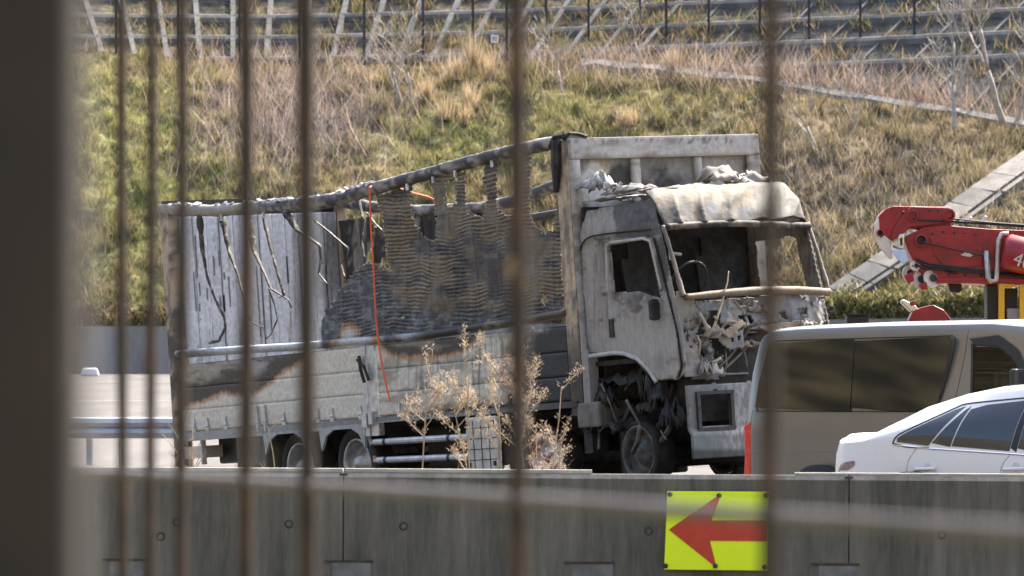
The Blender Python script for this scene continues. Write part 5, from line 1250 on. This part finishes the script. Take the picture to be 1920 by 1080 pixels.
# sheave showing its pale disc
cprism('sheave_guard', [(1645, 410), (1638, 420), (1636, 440), (1642, 458), (1652, 472), (1664, 486), (1669, 488), (1670, 472), (1664, 450), (1655, 442), (1648, 448), (1646, 430)], -.20, .06, m_cream)
cprism('chrome_link', [(1680, 444), (1684, 440), (1690, 440), (1692, 446), (1691, 466), (1688, 470), (1682, 468)], -.315, .03, m_chr)
cprism('link_gap', [(1683, 449), (1688, 447), (1688, 462), (1684, 463)], -.347, .004, M_black)
cprism('blue_guard', [(1667, 470), (1694, 470), (1699, 492), (1690, 497), (1678, 488)], -.32, .03, m_blue)
for (px_, py_, r, y) in ((1702, 513, .085, -.2), (1722, 525, .10, -.26), (1744, 523, .11, -.3), (1712, 500, .06, -.32)):
    x, z = c2(px_, py_); Ml = Matrix.Translation((x, y, z)) @ Matrix.Rotation(math.radians(82), 4, 'X') @ Matrix.Rotation(.35, 4, 'Y')
    s = MB().lathe([(0, .02), (r * .5, .025), (r * .55, .01), (r, .012), (r, -.012), (0, -.015)], 22, Ml).build('lower_sheave', m_cream, cr)
    MB().lathe([(r * .45, .03), (0, .031)], 12, Ml).build('hub', M_darksteel, s)
cprism('lower_bracket', [(1690, 518), (1706, 512), (1710, 528), (1698, 534)], -.1, .3, m_cr); cprism('lower_bracket', [(1718, 535), (1732, 530), (1734, 545), (1722, 546)], -.15, .3, m_cr)
cprism('lower_flange', [(1752, 523), (1850, 521), (2300, 540), (2300, 552), (1850, 532), (1752, 533)], -.31, .02, m_cr)
cprism('hook_block', [(1776, 532), (1800, 529), (1802, 544), (1797, 550), (1780, 548)], .05, .2, M_black)
def crope(pts, y, r=.012): P = [(c2(*q)[0], y, c2(*q)[1]) for q in pts]; MB().tube(P, r, 5).build('wire_rope', M_black, cr)
crope([(1708, 413), (1790, 418), (1920, 427), (2300, 440)], -.30); crope([(1775, 411), (1850, 419), (1920, 424), (2300, 432)], -.30); crope([(1725, 456), (1800, 473), (1880, 490), (1960, 500), (2200, 525)], -.37, .010)
for k_, off_ in enumerate((0, 5, 11)):
    MB().tube([(c2(*q)[0], -.33 - .01 * k_, c2(*q)[1]) for q in ((1712, 486 + off_), (1735, 496 + off_), (1770, 500 + off_ * .6), (1830, 508 + off_ * .5), (1900, 515 + off_ * .4), (2100, 528))], .011, 6).build('hydraulic_hose', M_black, cr)
for q in ((1745, 440), (1765, 437), (1785, 438), (1805, 440), (1825, 442), (1745, 515), (1775, 516), (1805, 517), (1835, 518), (1690, 400), (1740, 396), (1755, 396)):
    x_, z_ = c2(*q); MB().lathe([(0, .014), (.012, .012), (.016, 0)], 8, Matrix.Translation((x_, -.30 if q[1] > 430 else -.285, z_)) @ Matrix.Rotation(math.radians(90), 4, 'X')).build('bolt', M_darksteel, cr)
cprism('stiffener_plate', [(1740, 448), (1800, 440), (1838, 446), (1838, 500), (1770, 505), (1748, 480)], -.302, .012, m_cr)
crope([(1705, 500), (1735, 502), (1760, 507), (1790, 515)], -.34, .010)
MB().tube([(c2(*q)[0], -.40, c2(*q)[1]) for q in ((1885, 440), (1872, 441), (1866, 452), (1864, 500), (1862, 527), (1852, 529), (1846, 522), (1843, 475))], .028, 8).build('white_handrail', M_alu, cr, smooth=True)
cprism('white_bracket', [(1840, 472), (1848, 472), (1853, 524), (1846, 526)], -.35, .03, M_white); cprism('small_plate', [(1796, 480), (1806, 474), (1820, 480), (1814, 484)], -.325, .015, m_cream)
a, b = c2(1874, 473), c2(2080, 520); jib = MB().tube([(a[0], -.42, a[1]), (a[0] + .05, -.42, a[1] - .01), (b[0], -.42, b[1])], [.16, .21, .22], 24).build('lift_cylinder', m_cr, cr, smooth=True)
for q in ((1808, 407, 1822, 413), (1836, 405, 1850, 415)):
    cprism('top_fin', [(q[0], 419), (q[0] + 5, 419), (q[2], q[1] + 1), (q[2] - 6, q[1])], -.1, .04, m_blue)
cprism('boom_rest', [(1848, 534), (1868, 534), (1868, 760), (1848, 760)], .2, .4, M_black)
cprism('yellow_post', [(1868, 530), (1899, 530), (1899, 539), (1879, 539), (1879, 760), (1868, 760)], -.205, .1, m_yel); cprism('cabinet', [(1881, 541), (1906, 541), (1906, 760), (1881, 760)], .2, .35, M_black)
cprism('yellow_post', [(1907, 527), (1924, 527), (1924, 760), (1907, 760)], -.205, .1, m_yel)
cprism('grey_deck', [(1884, 579), (2300, 579), (2300, 640), (1884, 640)], -.21, .05, pm('deck_grey', (.2, .2, .2), (.3, .3, .3), 5, .6)); cprism('chassis', [(1760, 745), (2500, 745), (2500, 830), (1760, 830)], .9, 1.4, m_yel)
for px_ in (1830, 2050, 2350):
    x, z = c2(px_, 0)[0], .55
    for yy in (-.95, 1.15): MB().lathe([(.0, -.1), (.3, -.1), (.5, -.12), (.55, -.06), (.55, .14), (.5, .2), (.3, .18), (0, .12)], 28, Matrix.Translation((x, yy, z)) @ Matrix.Rotation(math.radians(90), 4, 'X')).build('wheel', M_rubber, cr, smooth=True)
cprism('boom_column', [(2300, 540), (2480, 545), (2480, 760), (2300, 760)], .4, .8, m_cr)
# digits on the cylinder
def digits(txt, loc, size, rot, mat, parent):
    cu = bpy.data.curves.new('digits', 'FONT'); cu.body = txt; cu.size = size; cu.extrude = .003; cu.align_x = 'CENTER'; cu.align_y = 'CENTER'
    tmp = bpy.data.objects.new('tmp_text', cu); COL.objects.link(tmp); dg = bpy.context.evaluated_depsgraph_get()
    me = bpy.data.meshes.new_from_object(tmp.evaluated_get(dg)); bpy.data.objects.remove(tmp)
    o = bpy.data.objects.new('digits', me); COL.objects.link(o); me.materials.append(mat); o.parent = parent; o.location = loc; o.rotation_euler = rot; return o
x, z = c2(1907, 494); digits('40', (x, -.655, z), .22, (math.radians(90), math.radians(20), 0), M_white, cr)

# second red machine part showing over the van roof
cp_ = empty('red_outrigger', (at(1735, 600, 58).x, 58, float(road_z(4.6, 58)))); tag(cp_, 'small red machine tip with a chrome pin showing over the van roof', 'outrigger'); co = np.array(cp_.location); DC = 58.0
cprism('red_arm', [(1702, 600), (1710, 583), (1728, 576), (1748, 572), (1768, 582), (1782, 600), (1790, 700), (1695, 700)], .15, .3, m_cr, parent=cp_)
cprism('chrome_pin', [(1687, 566), (1692, 561), (1716, 573), (1722, 580), (1716, 588), (1706, 584)], .06, .12, m_chr, parent=cp_)
cprism('red_lug', [(1705, 566), (1713, 563), (1716, 572), (1706, 574)], .08, .16, m_cr, parent=cp_); cprism('mast_base', [(1700, 700), (1785, 700), (1800, 960), (1690, 960)], .3, .6, m_cr, parent=cp_)
DC = 57.0; bb = empty('black_cabinet', (at(1606, 600, 57).x, 57, float(road_z(3.8, 57)))); co = np.array(bb.location); tag(bb, 'black box whose top edge shows over the rear of the van roof', 'cabinet')
cprism('case', [(1586, 592), (1627, 592), (1627, 955), (1586, 955)], .2, .4, M_black, parent=bb); cprism('lid', [(1584, 590), (1629, 590), (1629, 592), (1584, 592)], .22, .44, M_black, parent=bb, bevel=0)

# ------------------------------------------------------------------ dry weeds standing behind the barrier
m_stem = pm('dry_stem', (.30, .23, .15), (.45, .36, .25), 20, .85)
def weed(px_, top_y, d, lean, seed, label, plume=1.0, nbr=9, bare=False):
    rd = random.Random(seed); g = float(road_z((px_ - CX) / F * d, d)); b = Vector(((px_ - CX) / F * d, d, g))
    H = at(px_, top_y, d).z - g; root = empty('dry_weed', tuple(b)); tag(root, label, 'weed', 'dry weeds behind the barrier')
    st_ = MB(); sv = []; sc = []
    def stem(p, dr, L, r, lev):
        pts = [p]; q = p.copy(); dd = dr.copy()
        for i in range(5):
            dd = (dd + Vector((rd.uniform(-.09, .09), rd.uniform(-.09, .09), .03))).normalized(); q = q + dd * L / 5; pts.append(q)
        st_.tube(pts, [r * (1 - .6 * i / 5) for i in range(6)], 5); return pts, dd
    pts, dd = stem(Vector((0, 0, 0)), Vector((lean, 0, 1)).normalized(), H, .009, 0)
    ends = []
    for k in range(nbr):
        t = rd.uniform(.45, .98); i = min(4, int(t * 5)); p = pts[i].lerp(pts[i + 1], t * 5 - i)
        a = rd.uniform(0, 6.28); dr = Vector((math.cos(a) * .8, math.sin(a) * .5, rd.uniform(.45, 1.1))).normalized()
        bp, _ = stem(p, dr, H * rd.uniform(.12, .24) * (1.25 - t * .6), .005, 1); ends.append(bp)
        if rd.random() < .6:
            q = bp[3]; bp2, _ = stem(q, (dr + Vector((rd.uniform(-.6, .6), 0, .2))).normalized(), H * .08, .003, 2); ends.append(bp2)
    ends.append(pts[3:])
    st_.build('stem', m_stem, root)
    if not bare:
        P = []
        for e in ends:
            for p in e[max(0, len(e) - 4):]:
                for _ in range(int(17 * plume)): P.append(p + Vector((rd.gauss(0, .018), rd.gauss(0, .018), rd.gauss(.008, .018))))
        P = np.array(P); n = len(P)
        blades(P, rng.uniform(.006, .026, n), rng.uniform(.003, .010, n), rng.uniform(.2, 2.4, n), np.array([.50, .40, .29]) * rng.uniform(.55, 1.35, n)[:, None], 'seed_heads', M_plant, None, None, parent=root)['kind'] = 'stuff'
W_ = [(796, 655, 41.6, -.10, 'dry weed beside the orange strap, with one tall seed plume'), (888, 648, 41.5, -.02, 'bushy dry weed in front of the pale side cover, widest seed heads'), (902, 700, 42.0, -.12, 'dry weed leaning left across the pale side cover'),
      (945, 690, 41.8, .06, 'dry weed just right of the pale side cover'), (955, 700, 42.1, .16, 'dry weed leaning right behind the thin fence bar'), (985, 672, 41.7, .08, 'dry weed with a nodding tip in front of the burnt second axle'),
      (1028, 722, 41.6, .03, 'short dry weed with three seed heads beside the white and red hub'), (1040, 805, 41.5, .05, 'lowest dry weed beside the white and red hub'), (1022, 800, 41.9, -.05, 'small dry weed right in front of the hub')]
for k, q in enumerate(W_): weed(q[0], q[1], q[2], q[3], 70 + k * 3, q[4], plume=1.0 if k < 6 else .7, nbr=9 if k < 6 else 6)
for k, (x, y, lean, lb) in enumerate(((372, 770, -.06, 'bare dry stalk in front of the rear corner post of the truck'), (362, 800, .12, 'thin bare stalk crossing the rear underrun bar'), (538, 795, -.2, 'forked bare stalk in front of the rear wheels'), (310, 760, .16, 'bare stalk leaning over the guardrail end'), (245, 815, -.12, 'bare straw stalk in front of the guardrail post'))):
    weed(x, y, 41.4, lean, 200 + k, lb, bare=True, nbr=4)
